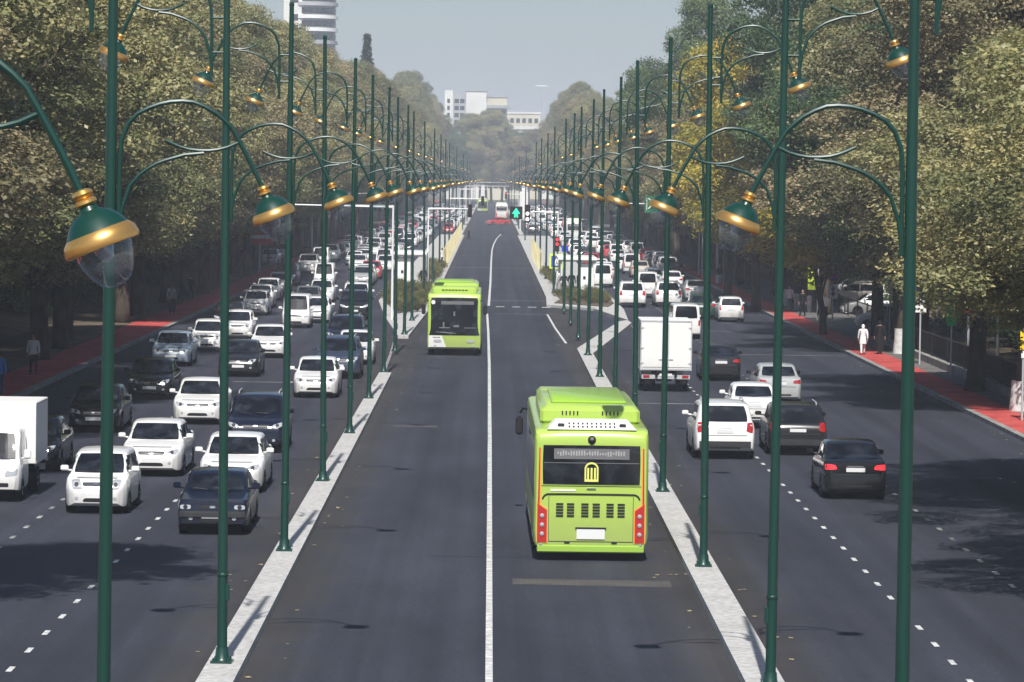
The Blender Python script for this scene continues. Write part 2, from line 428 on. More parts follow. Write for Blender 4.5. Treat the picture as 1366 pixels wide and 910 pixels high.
struct('worn_marking', wm, noise_mat('worn_marking', (.10, .10, .11), (.5, .5, .49), scale=.6, rough=.7, fine=7))
fm = MB()
ribbon([(-4.6, 160), (-4.75, 176), (-4.95, 192)], .12, mb=fm)
for (x0, x1, y, w) in ((-3.8, 3.7, 258, .3), (-3.8, 3.8, 352, .5), (-3.8, 3.8, 545, .5), (0, 3.6, 232.5, .25), (-17.3, -5, 300, .3), (8.6, 17.3, 210, .3), (8.6, 17.3, 182, .22), (5.2, 8.0, 141, .25), (-10.5, -7.5, 152, .25)):
    fm.add([(x0, y, .006), (x1, y, .006), (x1, y+w, .006), (x0, y+w, .006)], [(0, 1, 2, 3)])
struct('faded_marking', fm, MT['faded'])
pt = MB()
pt.add([(.45, 77.4, .003), (3.75, 77.2, .003), (3.75, 78.4, .003), (.45, 78.5, .003)], [(0, 1, 2, 3)])
pt.add([(-3.3, 126, .003), (-1.8, 126, .003), (-1.8, 126.7, .003), (-3.3, 126.7, .003)], [(0, 1, 2, 3)])
struct('road_patch', pt, MT['patch'])
ck = MB()
random.seed(4)
for i in range(16):                               # transverse paving joints, slightly wavy
    y = 64+i*17+random.uniform(-3, 3); sd = (-1, 0, 1)[i % 3]
    x0, x1 = {-1: (-17, -5), 0: (-4.1, 4.1), 1: (5, 17)}[sd]
    a = random.uniform(x0, x0+(x1-x0)*.4); b = a+(x1-a)*random.uniform(.4, 1)
    n = 12; P = [(a+(b-a)*j/n, y+random.uniform(-.05, .05)) for j in range(n+1)]
    for (p, q) in zip(P, P[1:]):
        ck.add([(p[0], p[1], .0035), (q[0], q[1], .0035), (q[0], q[1]+.07, .0035), (p[0], p[1]+.07, .0035)], [(0, 1, 2, 3)])
struct('paving_joint', ck, MT['crack'])
# loose leaves and litter by the kerbs
lt = MB()
for i in range(420):
    s_ = random.choice((-1, 1)); y = random.uniform(55, 240)
    x = s_*(4.53+random.choice((-1, 1))*(0.36+abs(random.gauss(0, .45)))) if random.random() < .45 else s_*(17.3-abs(random.gauss(0, 1.2)))
    r = random.uniform(.03, .07); a = random.uniform(0, 6.28)
    lt.add([(x+r*math.cos(a+q), y+r*math.sin(a+q)*1.4, .012+random.random()*.01) for q in (0, 1.6, 3.0, 4.6)], [(0, 1, 2, 3)])
tag(lt.build('fallen_leaves', noise_mat('dry_leaf', (.3, .24, .12), (.5, .42, .25), scale=.5), sharp=0), 'dry leaves and litter scattered along the kerbs', 'litter', kind='stuff')

# ------------------------------------------------------------------ street lamps
ARC = [(.09, 7.6), (.09, 8.5), (.11, 8.79), (.19, 8.99), (.29, 9.1), (.42, 9.17), (.55, 9.22), (.68, 9.25), (.82, 9.26), (.95, 9.25), (1.08, 9.2), (1.21, 9.13), (1.31, 9.05), (1.4, 8.96), (1.5, 8.79), (1.61, 8.59), (1.70, 8.42), (1.77, 8.27)]
LOW = [(.09, 7.75), (.13, 8.0), (.22, 8.26), (.32, 8.38), (.42, 8.46), (.52, 8.52), (.62, 8.56), (.85, 8.63), (1.08, 8.655)]
CURL = [(.62, 8.80), (.72, 8.755), (.81, 8.72), (.91, 8.695), (1.02, 8.685), (1.14, 8.685), (1.25, 8.70), (1.36, 8.73), (1.49, 8.79)]
def arm(parent, sgn, dz, off):
    def T(P):
        return [(sgn*(off+(u-.09)*(1.79-off)/(1.70)), 0, z+dz) for (u, z) in P]
    g = MB(); g.tube(T(ARC), .028, 8); g.tube(T(LOW), .024, 8); g.tube(T(CURL), .022, 8)
    a = g.build('arm', MT['green'], parent)
    if off > .15:
        for z in (10.45, 11.03): 
            MB().tube([(0, 0, z), (sgn*off, 0, z)], .022, 6).build('spacer', MT['green'], a)
    # lamp head
    tilt = Matrix.Rotation(R(-22)*sgn, 4, 'Y')
    mm = Matrix.Translation((sgn*1.80, 0, 8.22+dz)) @ tilt
    cap = MB().lathe([(.0, -.02), (.045, -.02), (.07, -.08), (.13, -.11), (.18, -.16), (.225, -.235), (.19, -.24)], 24, mm).build('lamp_shade', MT['green'], parent)
    MB().lathe([(.03, .07), (.06, .06), (.075, .035), (.062, .012), (.05, .005), (.075, -.01), (.078, -.03), (.06, -.045), (.04, -.05)], 20, mm).build('collar', MT['gold_ball'], cap)
    MB().lathe([(.222, -.228), (.252, -.262), (.266, -.32), (.256, -.345), (.2, -.345), (.2, -.26)], 28, mm).build('rim', MT['gold'], cap)
    MB().lathe([(.198, -.31), (.196, -.37), (.182, -.44), (.15, -.52), (.10, -.585), (.05, -.61), (.001, -.615)], 24, mm).build('glass_bowl', MT['bowl'], cap)
    MB().lathe([(.001, -.27), (.06, -.28), (.075, -.34), (.05, -.42), (.001, -.45)], 10, mm).build('bulb', MT['lens'], cap)

def make_lamp(sgn, name='street_lamp'):
    """sgn = direction of the lower, inner arm"""
    r = empty(name)
    MB().tube([(0, 0, .16), (0, 0, 3.5), (0, 0, 8), (0, 0, 12.1)], [.088, .08, .068, .05], 14).lathe([(.05, 12.1), (.06, 12.12), (.045, 12.18), (.0, 12.2)], 14).build('pole', MT['green'], r)
    b = MB(); b.box((0, 0, .18), (.36, .36, .035)); b.lathe([(.15, .2), (.12, .24), (.105, .4), (.1, .42)], 14)
    for (x, y) in ((.13, .13), (-.13, .13), (.13, -.13), (-.13, -.13)): b.tube([(x, y, .19), (x, y, .25)], .018, 6)
    b.build('base_plate', MT['green'], r)
    MB().box((.085*sgn, -.0, 1.35), (.06, .1, .28), bev=.01).build('hatch', MT['green'], r)
    MB().lathe([(.09, 1.62), (.098, 1.63), (.098, 1.67), (.09, 1.68)], 14).build('band', MT['green'], r)
    arm(r, sgn, 0, .1)
    arm(r, -sgn, 2.46, .25)
    return r
lampL = make_lamp(1); lampR = make_lamp(-1)
ORD = ['nearest', 'second', 'third', 'fourth', 'fifth', 'sixth', 'seventh', 'eighth', 'ninth', 'tenth', 'eleventh', 'twelfth']
for side, proto in ((-1, lampL), (1, lampR)):
    row = 'left' if side < 0 else 'right'
    for n in range(60):
        y = 25.0+19.05*n if side < 0 else 41.6+19.2*n
        if y > 1150: break
        if 660 < y < 692 or (y > 222 and n % 2) or (y > 420 and n % 6): continue
        if n == 0: o = proto
        else: o = copy_tree(proto, None, ('hatch', 'band', 'spacer', 'bulb', 'base_plate', 'collar') if y > 320 else ())
        lean = [0, .3, -.2, .15, -.45, .25, .05, .5][n % 8]
        o.location = (side*(4.62 if side < 0 and n < 2 else 4.55), y, 0); o.rotation_euler = (R(lean*.6), R(lean), R(lean*14))
        if n < 12:
            lab = f'tall green twin-arm lamp with gold-rimmed bowls, {ORD[n]} from the camera in the {row} divider row'
        else:
            lab = f'far off green twin-arm lamp in the {row} row beyond the bus stop shelters'
        tag(o, lab, 'street lamp', f'street lamps of the {row} row')

# ------------------------------------------------------------------ vehicles
def patch(bvh, quad, axis, sgn, n=8, m=6, off=.006, rnd=0.0, skirt=.02):
    """quad: 4 corners (a,b) in the view plane, counter-clockwise; axis 'y' looks along y, 'x' along x.
    The patch is dropped onto the shell and lifted by off."""
    c = [Vector(q) for q in quad]; P = []
    for j in range(m+1):
        for i in range(n+1):
            u, v = i/n, j/m
            if rnd:
                uu, vv = 2*u-1, 2*v-1
                uu2 = uu*math.sqrt(1-rnd*vv*vv/2); vv2 = vv*math.sqrt(1-rnd*uu*uu/2)
                u, v = (uu2+1)/2, (vv2+1)/2
            P.append(c[0]*(1-u)*(1-v)+c[1]*u*(1-v)+c[2]*u*v+c[3]*(1-u)*v)
    vs = []
    for p in P:
        if axis == 'y': o_, d_ = Vector((p[0], sgn*20, p[1])), Vector((0, -sgn, 0))
        else: o_, d_ = Vector((sgn*20, p[0], p[1])), Vector((-sgn, 0, 0))
        h, nn, _, _ = bvh.ray_cast(o_, d_)
        if h is None:
            q = Vector((p[0], sgn*2, p[1])) if axis == 'y' else Vector((sgn, p[0], p[1]))
            h, nn, _, _ = bvh.find_nearest(q)
        if nn.dot(d_) > 0: nn = -nn
        vs.append(h - d_*off + nn*off*.5)
    W_ = n+1; fs = [(j*W_+i, j*W_+i+1, (j+1)*W_+i+1, (j+1)*W_+i) for j in range(m) for i in range(n)]
    border = list(range(W_))+[j*W_+n for j in range(1, m+1)]+[m*W_+i for i in range(n-1, -1, -1)]+[j*W_ for j in range(m-1, 0, -1)]
    base = len(vs); dd = Vector((0, -sgn, 0)) if axis == 'y' else Vector((-sgn, 0, 0))
    vs += [vs[i]+dd*skirt for i in border]
    nb = len(border)
    for a in range(nb):
        fs.append((border[a], base+a, base+(a+1) % nb, border[(a+1) % nb]))
    mb = MB(); mb.add(vs, fs); return mb

def shell(S, wheels=None, wr=.33):
    """S: dict of control curves over t in 0..1 (rear..front): L, W, belt, roof, w, bot, tumble"""
    L, Wd = S['L'], S['W']
    ts = set(np.linspace(0, 1, 41).tolist()) | {0, .008, .02, .04, .96, .98, .992, 1}
    for q in ('belt', 'roof', 'w'): ts |= {p[0] for p in S[q]}
    for yw in S['wheels']:
        for a in np.linspace(0, math.pi, 13): ts.add((yw + (wr+.05)*math.cos(a))/L+.5)
        ts.add((yw-wr-.055)/L+.5); ts.add((yw+wr+.055)/L+.5)
    ts = sorted(t for t in ts if 0 <= t <= 1)
    ts = [t for i, t in enumerate(ts) if i == 0 or t-ts[i-1] > .0012]
    rows = []
    for t in ts:
        y = (t-.5)*L; w = interp(t, S['w'])*Wd/2; bt = interp(t, S['belt']); rf = interp(t, S['roof']); zb = interp(t, S['bot'])
        arch = 0
        for yw in S['wheels']:
            q = (wr+.05)**2-(y-yw)**2
            if q > 0: arch = max(arch, wr+math.sqrt(q))
        zl = max(zb, arch)
        cab = max(0, rf-bt); rr = S['rw']; edge = S.get('edge', .06)
        fl = S.get('flush', 0); k1, k2, k3, k4 = (.99, .99, .985, .93) if fl else (.955, .93, .955, .86)
        wr_ = w*(rr+(1-rr)*(1-min(1, cab/.35))*.75) if cab > 0 else w*.95
        zm = max(min(.55, bt-.15), zl+.02, zb+.05)
        bt_ = max(bt, zm+.03)
        row = [(w*.80, zl), (w*.965, zl), (w*.99, max(zl+.012, zb+.08) if arch < zb+.08 else zl+.012), (w, zm+(bt_-zm)*.15), (w*.995, zm+(bt_-zm)*.65), (w*k1, bt_-.015)]
        if cab > .02:
            row += [(w*k2, bt_+.012), (wr_+(w*k2-wr_)*.15, rf-edge*1.4), (wr_*k3, rf-edge*.5), (wr_*k4, rf-edge*.12), (wr_*.5, rf+.01), (0, rf+.018)]
        else:
            z = max(rf, bt_)
            row += [(w*.92, z-.004), (w*.86, z+.002), (w*.78, z+.008), (w*.66, z+.014), (w*.35, z+.022), (0, z+.026)]
        rows.append((y, row))
    mb = MB(); vs = []; fs = []; n = len(rows[0][1]); m = 2*n-1
    for (y, row) in rows:
        full = [(x, y, z) for (x, z) in row]+[(-x, y, z) for (x, z) in reversed(row[:-1])]
        vs += full
    for i in range(len(rows)-1):
        for j in range(m-1): fs.append((i*m+j, (i+1)*m+j, (i+1)*m+j+1, i*m+j+1))
        fs.append((i*m+m-1, (i+1)*m+m-1, (i+1)*m, i*m))
    fs.append(tuple(range(m))); fs.append(tuple((len(rows)-1)*m+j for j in range(m-1, -1, -1)))
    mb.add(vs, fs)
    me = mb.mesh('body')
    bm = bmesh.new(); bm.from_mesh(me); bmesh.ops.recalc_face_normals(bm, faces=bm.faces)
    bvh = BVHTree.FromBMesh(bm); bm.to_mesh(me); bm.free()
    return me, bvh

def wheel(parent, x, y, r, w=.2, m='alloy', spokes=5):
    sg = 1 if x > 0 else -1
    T = Matrix.Translation((x, y, r)) @ Matrix.Rotation(R(90)*sg, 4, 'Y')
    k_ = empty_part('wheel', parent)
    MB().lathe([(r*.62, -w/2), (r*.9, -w/2), (r, -w*.38), (r, w*.38), (r*.9, w/2), (r*.62, w/2), (r*.62, -w/2)], 22, T).build('tyre', MT['rubber'], k_)
    b = MB().lathe([(r*.63, w*.42), (r*.58, w*.46), (r*.52, w*.2), (r*.2, w*.22), (0.001, w*.3)], 22, T, mi=1)
    for i in range(spokes):
        a = 2*math.pi*i/spokes; c, s_ = math.cos(a), math.sin(a); q = r*.075
        pts = []
        for (rad, hh) in ((r*.1, w*.36), (r*.6, w*.44)):
            for sd in (-1, 1): pts.append((rad*c-sd*q*s_, rad*s_+sd*q*c, hh))
        pts2 = [(p[0], p[1], p[2]-.03) for p in pts]
        V = [T @ Vector(p) for p in pts+pts2]
        b.add(V, [(0, 1, 3, 2), (4, 6, 7, 5), (0, 4, 5, 1), (2, 3, 7, 6), (0, 2, 6, 4), (1, 5, 7, 3)])
    b.build('rim', [MT[m], MT['hubcap']], k_)
def empty_part(name, parent):
    o = bpy.data.objects.new(name, None); COL.objects.link(o); o.parent = parent; o.empty_display_size = .1; return o

SPECS = {
 'hatch': dict(L=3.6, W=1.58, rw=.80, wheels=(-1.12, 1.14), wr=.275, cowl=.97, rbot=.98, H=1.50,
   belt=[(0, .62), (.01, .78), (.03, .95), (.2, .97), (.55, .93), (.78, .92), (.9, .86), (.96, .78), (.985, .68), (1, .54)],
   roof=[(0, .62), (.01, .78), (.03, .96), (.10, 1.40), (.16, 1.47), (.3, 1.50), (.5, 1.50), (.62, 1.45), (.82, .93), (.9, .865), (.96, .785), (.985, .68), (1, .54)],
   w=[(0, .82), (.01, .88), (.04, .95), (.1, 1), (.85, 1), (.93, .95), (.975, .84), (1, .68)], bot=[(0, .3), (.03, .2), (.97, .2), (1, .28)],
   head=[(.40, .62), (.72, .62), (.80, .84), (.52, .86)], tail=[(.74, .72), (.90, .72), (.90, 1.0), (.78, 1.02)], sw=(-.36, .0, .22)),
 'sedan': dict(L=4.45, W=1.72, rw=.79, wheels=(-1.28, 1.34), wr=.30, cowl=.97, rbot=1.04, H=1.48,
   belt=[(0, .62), (.008, .80), (.02, .96), (.06, 1.02), (.2, 1.0), (.5, .95), (.7, .93), (.78, .92), (.9, .83), (.965, .73), (.985, .64), (1, .52)],
   roof=[(0, .62), (.008, .80), (.02, .97), (.06, 1.03), (.14, 1.05), (.2, 1.14), (.30, 1.40), (.36, 1.46), (.5, 1.48), (.60, 1.44), (.66, 1.33), (.77, .95), (.9, .835), (.965, .735), (.985, .64), (1, .52)],
   w=[(0, .80), (.008, .86), (.03, .93), (.08, .985), (.2, 1), (.85, 1), (.93, .96), (.975, .85), (1, .70)], bot=[(0, .3), (.03, .2), (.97, .19), (1, .26)],
   head=[(.46, .60), (.80, .64), (.88, .78), (.52, .72)], tail=[(.56, .81), (.93, .79), (.93, .95), (.62, .92)], sw=(-.32, -.02, .19)),
 'oldsedan': dict(L=4.4, W=1.68, rw=.80, wheels=(-1.26, 1.27), wr=.285, cowl=.96, rbot=1.0, H=1.40,
   belt=[(0, .60), (.008, .88), (.02, .96), (.2, .97), (.5, .93), (.7, .92), (.78, .91), (.9, .865), (.988, .83), (.994, .76), (1, .5)],
   roof=[(0, .60), (.008, .88), (.02, .97), (.17, 1.0), (.2, 1.02), (.29, 1.33), (.34, 1.38), (.5, 1.40), (.60, 1.37), (.64, 1.30), (.74, .94), (.9, .87), (.988, .835), (.994, .76), (1, .5)],
   w=[(0, .90), (.01, .95), (.05, 1), (.9, 1), (.96, .97), (.985, .94), (1, .88)], bot=[(0, .3), (.03, .22), (.97, .22), (1, .28)],
   head=[(.60, .615), (.90, .615), (.90, .715), (.60, .715)], tail=[(.60, .72), (.93, .72), (.93, .92), (.60, .92)], sw=(-.32, -.02, .17)),
 'suv': dict(L=4.6, W=1.86, rw=.80, wheels=(-1.35, 1.38), wr=.35, cowl=1.12, rbot=1.12, H=1.70,
   belt=[(0, .62), (.008, .82), (.02, 1.02), (.05, 1.10), (.3, 1.1), (.6, 1.07), (.78, 1.06), (.9, 1.0), (.96, .92), (.985, .80), (1, .58)],
   roof=[(0, .62), (.008, .82), (.02, 1.03), (.05, 1.16), (.11, 1.55), (.15, 1.66), (.3, 1.70), (.5, 1.70), (.60, 1.66), (.66, 1.55), (.78, 1.09), (.9, 1.005), (.96, .925), (.985, .80), (1, .58)],
   w=[(0, .86), (.01, .92), (.05, .98), (.12, 1), (.86, 1), (.93, .97), (.975, .88), (1, .76)], bot=[(0, .36), (.03, .26), (.97, .24), (1, .32)],
   head=[(.50, .76), (.86, .80), (.90, .95), (.58, .87)], tail=[(.68, .86), (.90, .80), (.91, 1.12), (.72, 1.12)], sw=(-.34, -.02, .2)),
 'van': dict(L=4.0, W=1.6, rw=.86, wheels=(-1.15, 1.30), wr=.28, cowl=1.02, rbot=1.10, H=1.86,
   belt=[(0, .7), (.01, 1.0), (.5, 1.0), (.8, 1.0), (.93, .92), (.97, .84), (.99, .72), (1, .55)],
   roof=[(0, .7), (.01, 1.05), (.02, 1.72), (.05, 1.82), (.3, 1.86), (.7, 1.85), (.80, 1.78), (.86, 1.6), (.945, .96), (.97, .85), (.99, .72), (1, .55)],
   w=[(0, .92), (.01, .96), (.05, 1), (.9, 1), (.96, .95), (.985, .90), (1, .82)], bot=[(0, .32), (.03, .24), (.97, .22), (1, .3)],
   head=[(.52, .62), (.86, .64), (.86, .80), (.56, .80)], tail=[(.80, .72), (.93, .72), (.93, 1.02), (.80, 1.02)], sw=(-.46, -.02, .36)),
}
PROTO = {}
def make_car(kind):
    S = SPECS[kind]; L, Wd, H = S['L'], S['W'], S['H']; hw = Wd/2; hl = L/2
    r = empty('parked_car')
    me, bvh = shell(S, wr=S['wr'])
    body = link('body', me, PAINT['white'], r, 38)
    body.material_slots[0].link = 'OBJECT'; body.material_slots[0].material = PAINT['white']
    MB().box((0, 0, .36), (Wd*.74, L*.93, .28)).build('underbody', MT['under'], r, 0)
    c, rb = S['cowl'], S['rbot']
    patch(bvh, [(-hw*.80, c+.01), (hw*.80, c+.01), (hw*.68, H-.085), (-hw*.68, H-.085)], 'y', 1, 16, 12, off=.012, rnd=.16).build('windshield', MT['glass'], r, 0)
    patch(bvh, [(hw*.76, rb+.02), (-hw*.76, rb+.02), (-hw*.66, H-.10), (hw*.66, H-.10)], 'y', -1, 16, 12, off=.012, rnd=.16).build('rear_window', MT['glass'], r, 0)
    a, b, f = [q*L for q in S['sw']]
    for sg in (1, -1):
        for (y0, y1, t0, t1) in ((a, b-.04, .16 if kind != 'van' else .03, 0), (b+.04, f, 0, .27 if kind != 'van' else .2)):
            q = [(y0, max(c, rb-.06)+.02), (y1+(.18 if t1 else 0), c+.03), (y1-t1*.55, H-.125), (y0+t0, H-.125)]
            if sg > 0: q = [q[0], q[1], q[2], q[3]]
            else: q = [q[1], q[0], q[3], q[2]]
            patch(bvh, q, 'x', sg, 8, 5, off=.004).build('side_window', MT['glass'], r, 0)
        hq = [(sg*p[0]*hw, p[1]) for p in S['head']]
        h_ = patch(bvh, hq if sg > 0 else [hq[1], hq[0], hq[3], hq[2]], 'y', 1, 8, 5, rnd=.5).build('headlight', MT['lens'], r, 0)
        cx = sum(p[0] for p in hq)/4; cz = sum(p[1] for p in hq)/4; rr = .052
        patch(bvh, [(cx-rr, cz-rr), (cx+rr, cz-rr), (cx+rr, cz+rr), (cx-rr, cz+rr)], 'y', 1, 5, 5, off=.012, rnd=1).build('reflector', MT['black'], h_, 0)
        tq = [(sg*p[0]*hw, p[1]) for p in S['tail']]
        patch(bvh, tq if sg < 0 else [tq[1], tq[0], tq[3], tq[2]], 'y', -1, 6, 6, rnd=.35).build('taillight', MT['tail'], r, 0)
        # fog light
        patch(bvh, [(sg*hw*.60-.05, .36), (sg*hw*.60+.05, .36), (sg*hw*.60+.05, .44), (sg*hw*.60-.05, .44)], 'y', 1, 4, 4, rnd=1).build('fog_light', MT['lens'], r, 0)
        m_ = MB(); ym = f+.05; zm = c+.10
        m_.box((sg*(hw+.09), ym, zm), (.2, .10, .14), bev=.03); m_.tube([(sg*(hw*.9), ym-.02, zm-.06), (sg*(hw+.04), ym, zm-.05)], .025, 6)
        mo = m_.build('mirror', PAINT['white'], r); mo.material_slots[0].link = 'OBJECT'; mo.material_slots[0].material = PAINT['white']
        for z_, (ya) in ((c-.10, a+.55), (c-.10, b+.25)):
            MB().box((sg*hw*1.0, ya, z_-.03), (.03, .16, .03), bev=.008).build('door_handle', MT['chrome'], r)
        for yw in S['wheels']: wheel(r, sg*(hw-.10), yw, S['wr'])
    # grille, lower intake, bumper line, plates
    gz = (S['head'][0][1]+S['head'][3][1])/2
    gt = patch(bvh, [(-hw*.40, gz-.045), (hw*.40, gz-.045), (hw*.44, gz+.045), (-hw*.44, gz+.045)], 'y', 1, 10, 3, rnd=.3).build('grille', MT['black'], r, 0)
    if kind in ('sedan', 'hatch'): patch(bvh, [(-hw*.38, gz-.008), (hw*.38, gz-.008), (hw*.38, gz+.008), (-hw*.38, gz+.008)], 'y', 1, 8, 1, off=.012).build('chrome_bar', MT['chrome'], gt, 0)
    patch(bvh, [(-.07, gz-.03), (.07, gz-.03), (.07, gz+.03), (-.07, gz+.03)], 'y', 1, 6, 4, off=.018, rnd=1).build('badge', MT['chrome'], gt, 0)
    patch(bvh, [(-hw*.42, .31), (hw*.42, .31), (hw*.36, .40), (-hw*.36, .40)], 'y', 1, 8, 3, rnd=.3).build('lower_grille', MT['black'], r, 0)
    zp = .46 if kind != 'suv' else .56
    y1 = bvh.ray_cast(Vector((0, 10, zp)), Vector((0, -1, 0)))[0].y
    MB().box((0, y1+.015, zp), (.5, .02, .11)).build('licence_plate', MT['plate'], r, 0)
    zr = {'hatch': .74, 'sedan': .80, 'oldsedan': .56, 'suv': .86, 'van': .66}[kind]
    y0 = bvh.ray_cast(Vector((0, -10, zr)), Vector((0, 1, 0)))[0].y
    MB().box((0, y0-.015, zr), (.5, .02, .11)).build('licence_plate', MT['plate'], r, 0)
    patch(bvh, [(hw*.5, .34), (-hw*.5, .34), (-hw*.5, .40), (hw*.5, .40)], 'y', -1, 8, 2).build('rear_bumper_trim', MT['black'], r, 0)
    patch(bvh, [(.22, zr+.085), (-.22, zr+.085), (-.22, zr+.10), (.22, zr+.10)], 'y', -1, 6, 1).build('boot_trim', MT['chrome'], r, 0)
    # shut lines of the bonnet and boot, plate characters too small to read
    zh = S['head'][2][1]+.03
    for (zz, sg_, ww) in ((zh, 1, .62), (zr-.13, -1, .72)):
        patch(bvh, [(-hw*ww, zz), (hw*ww, zz), (hw*ww, zz+.014), (-hw*ww, zz+.014)], 'y', sg_, 14, 1, off=.004).build('shut_line', MT['black'], r, 0)
    # wipers
    for sg in (-1, 1):
        p = []
        for (x, z) in ((-.05+sg*.25, c+.01), (.28*1+sg*.25, c+.05)):
            h = bvh.ray_cast(Vector((x, 10, z)), Vector((0, -1, 0)))[0]; p.append(h+Vector((0, .02, .01)))
        MB().tube(p, .008, 5).build('wiper', MT['black'], r, 0)
    if kind == 'suv':
        for sg in (-1, 1):
            MB().tube([(sg*hw*.66, -1.45, 1.68), (sg*hw*.66, -1.3, 1.76), (sg*hw*.66, .1, 1.77), (sg*hw*.66, .3, 1.70)], .02, 6).build('roof_rail', MT['steel'], r)
        patch(bvh, [(hw*.84, .36), (-hw*.84, .36), (-hw*.84, .56), (hw*.84, .56)], 'y', -1, 10, 3).build('bumper_cladding', MT['hubcap'], r, 0)
    if kind == 'oldsedan':
        patch(bvh, [(-hw*.9, .44), (hw*.9, .44), (hw*.9, .57), (-hw*.9, .57)], 'y', 1, 12, 3, off=.03).build('front_bumper', MT['hubcap'], r, 0)
    return r
SMALL = ('wiper', 'shut_line', 'door_handle', 'reflector', 'fog_light', 'boot_trim', 'chrome_bar', 'badge', 'rear_bumper_trim', 'bumper_cladding')
TINY = SMALL+('lower_grille', 'mirror', 'roof_rail')
KINDNAME = {'hatch': 'hatchback_car', 'sedan': 'sedan_car', 'oldsedan': 'sedan_car', 'suv': 'suv_car', 'van': 'minivan'}
CATNAME = {'hatch': 'car', 'sedan': 'car', 'oldsedan': 'car', 'suv': 'car', 'van': 'van'}
for kd in SPECS: PROTO[kd] = make_car(kd)
USED = set()
def car(kind, color, x, d, label, toward=True, group='cars driving on the avenue', rz=None, brake=False, dark_mirror=False, sz=1.0):
    """d = distance of the bumper that faces the camera"""
    S = SPECS[kind]
    if False: pass
    else: o = copy_tree(PROTO[kind], None, TINY if d > 300 else (SMALL if d > 190 else ()))
    o.name = KINDNAME[kind]
    rot = (math.pi if toward else 0) if rz is None else rz
    o.location = (x, d+S['L']/2, 0); o.rotation_euler = (0, 0, rot); o.scale = (1, 1, sz)
    for ch in o.children:
        nm = ch.name.split('.')[0]
        if nm == 'body' or (nm == 'mirror' and not dark_mirror):
            ch.material_slots[0].material = PAINT[color]
        elif nm == 'mirror': ch.material_slots[0].material = MT['black']
        if nm == 'taillight' and brake:
            ch.material_slots[0].link = 'OBJECT'; ch.material_slots[0].material = MT['tail_on']
    tag(o, label, CATNAME[kind], group)
    return o
# name, colour, x, distance of near bumper
G1 = 'oncoming cars on the left carriageway'; G2 = 'cars driving away on the right carriageway'
CARS_L = [
 ('hatch', 'white', -9.72, 92, 'small white hatchback with round headlights behind the nearest left lamp post'),
 ('sedan', 'white', -9.40, 103.6, 'white sedan with wide black grille following the small white hatchback'),
 ('sedan', 'black', -12.85, 121, 'black oncoming car in the tree shade behind the white sedan with the wide grille'),
 ('sedan', 'white', -9.85, 125.5, 'white sedan right behind the white sedan, beside the navy SUV'),
 ('sedan', 'black', -12.7, 139, 'black sedan in the shade behind the black car in the outer lanes'),
 ('oldsedan', 'navy', -6.50, 87, 'old navy blue sedan with square headlights, nearest of the oncoming cars'),
 ('sedan', 'white', -6.85, 98.5, 'white sedan directly behind the old navy sedan'),
 ('suv', 'navy', -7.15, 113, 'dark navy SUV behind the white sedan that follows the navy sedan'),
 ('sedan', 'black', -12.95, 104.5, 'black car half hidden behind the white box truck at the left edge'),
 ('sedan', 'silverblue', -14.0, 163.5, 'pale silver blue car beside the red bike path'),
 ('hatch', 'white', -13.45, 177, 'white small car just behind the pale silver blue car'),
 ('sedan', 'charcoal', -10.5, 155.5, 'dark charcoal sedan with a white number plate in the third lane'),
 ('sedan', 'white', -10.25, 172, 'white sedan behind the dark charcoal sedan'),
 ('sedan', 'white', -6.65, 141.5, 'white sedan alone in the inner lane beside the end of the concrete divider'),
 ('suv', 'blue', -6.35, 155, 'blue grey car half hidden behind the white sedan of the inner lane'),
 ('sedan', 'white', -6.1, 167, 'white car behind the blue grey car of the inner lane'),
 ('suv', 'navy', -7.0, 179, 'dark blue car behind three cars of the inner lane'),
 ('hatch', 'white', -12.9, 190, 'white small car squeezed between the white small car and the dark sedan'),
 ('sedan', 'black', -14.3, 203, 'black sedan behind the white small cars by the bike path'),
 ('hatch', 'white', -14.1, 224, 'boxy white hatchback leading the outer queue of white cars'),
 ('sedan', 'white', -14.6, 236, 'white sedan second in the outer queue of white cars'),
 ('sedan', 'white', -15.0, 251, 'white sedan third in the outer queue of white cars'),
 ('hatch', 'white', -15.1, 266, 'white hatchback fourth in the outer queue of white cars'),
 ('suv', 'blue', -15.6, 284, 'blue car at the end of the outer queue of white cars'),
 ('van', 'white', -10.75, 206, 'white minivan heading the middle queue'),
 ('sedan', 'white', -10.0, 213.5, 'white car close behind the white minivan of the middle queue'),
 ('sedan', 'grey', -11.5, 234, 'grey car third in the middle queue'),
 ('sedan', 'white', -11.3, 249, 'white sedan fourth in the middle queue'),
 ('van', 'white', -12.6, 282, 'tall white minivan at the back of the middle queue'),
 ('suv', 'black', -8.05, 219, 'black SUV beside the planted left traffic island'),
 ('suv', 'white', -8.5, 235, 'white SUV behind the black SUV beside the left traffic island'),
 ('sedan', 'white', -11.85, 333, 'white sedan on its own beyond the left shelter'),
]
for (kd, c, x, d, lab) in CARS_L:
    car(kd, c, x, d, lab, True, G1, rz=math.pi+random.uniform(-.012, .012))
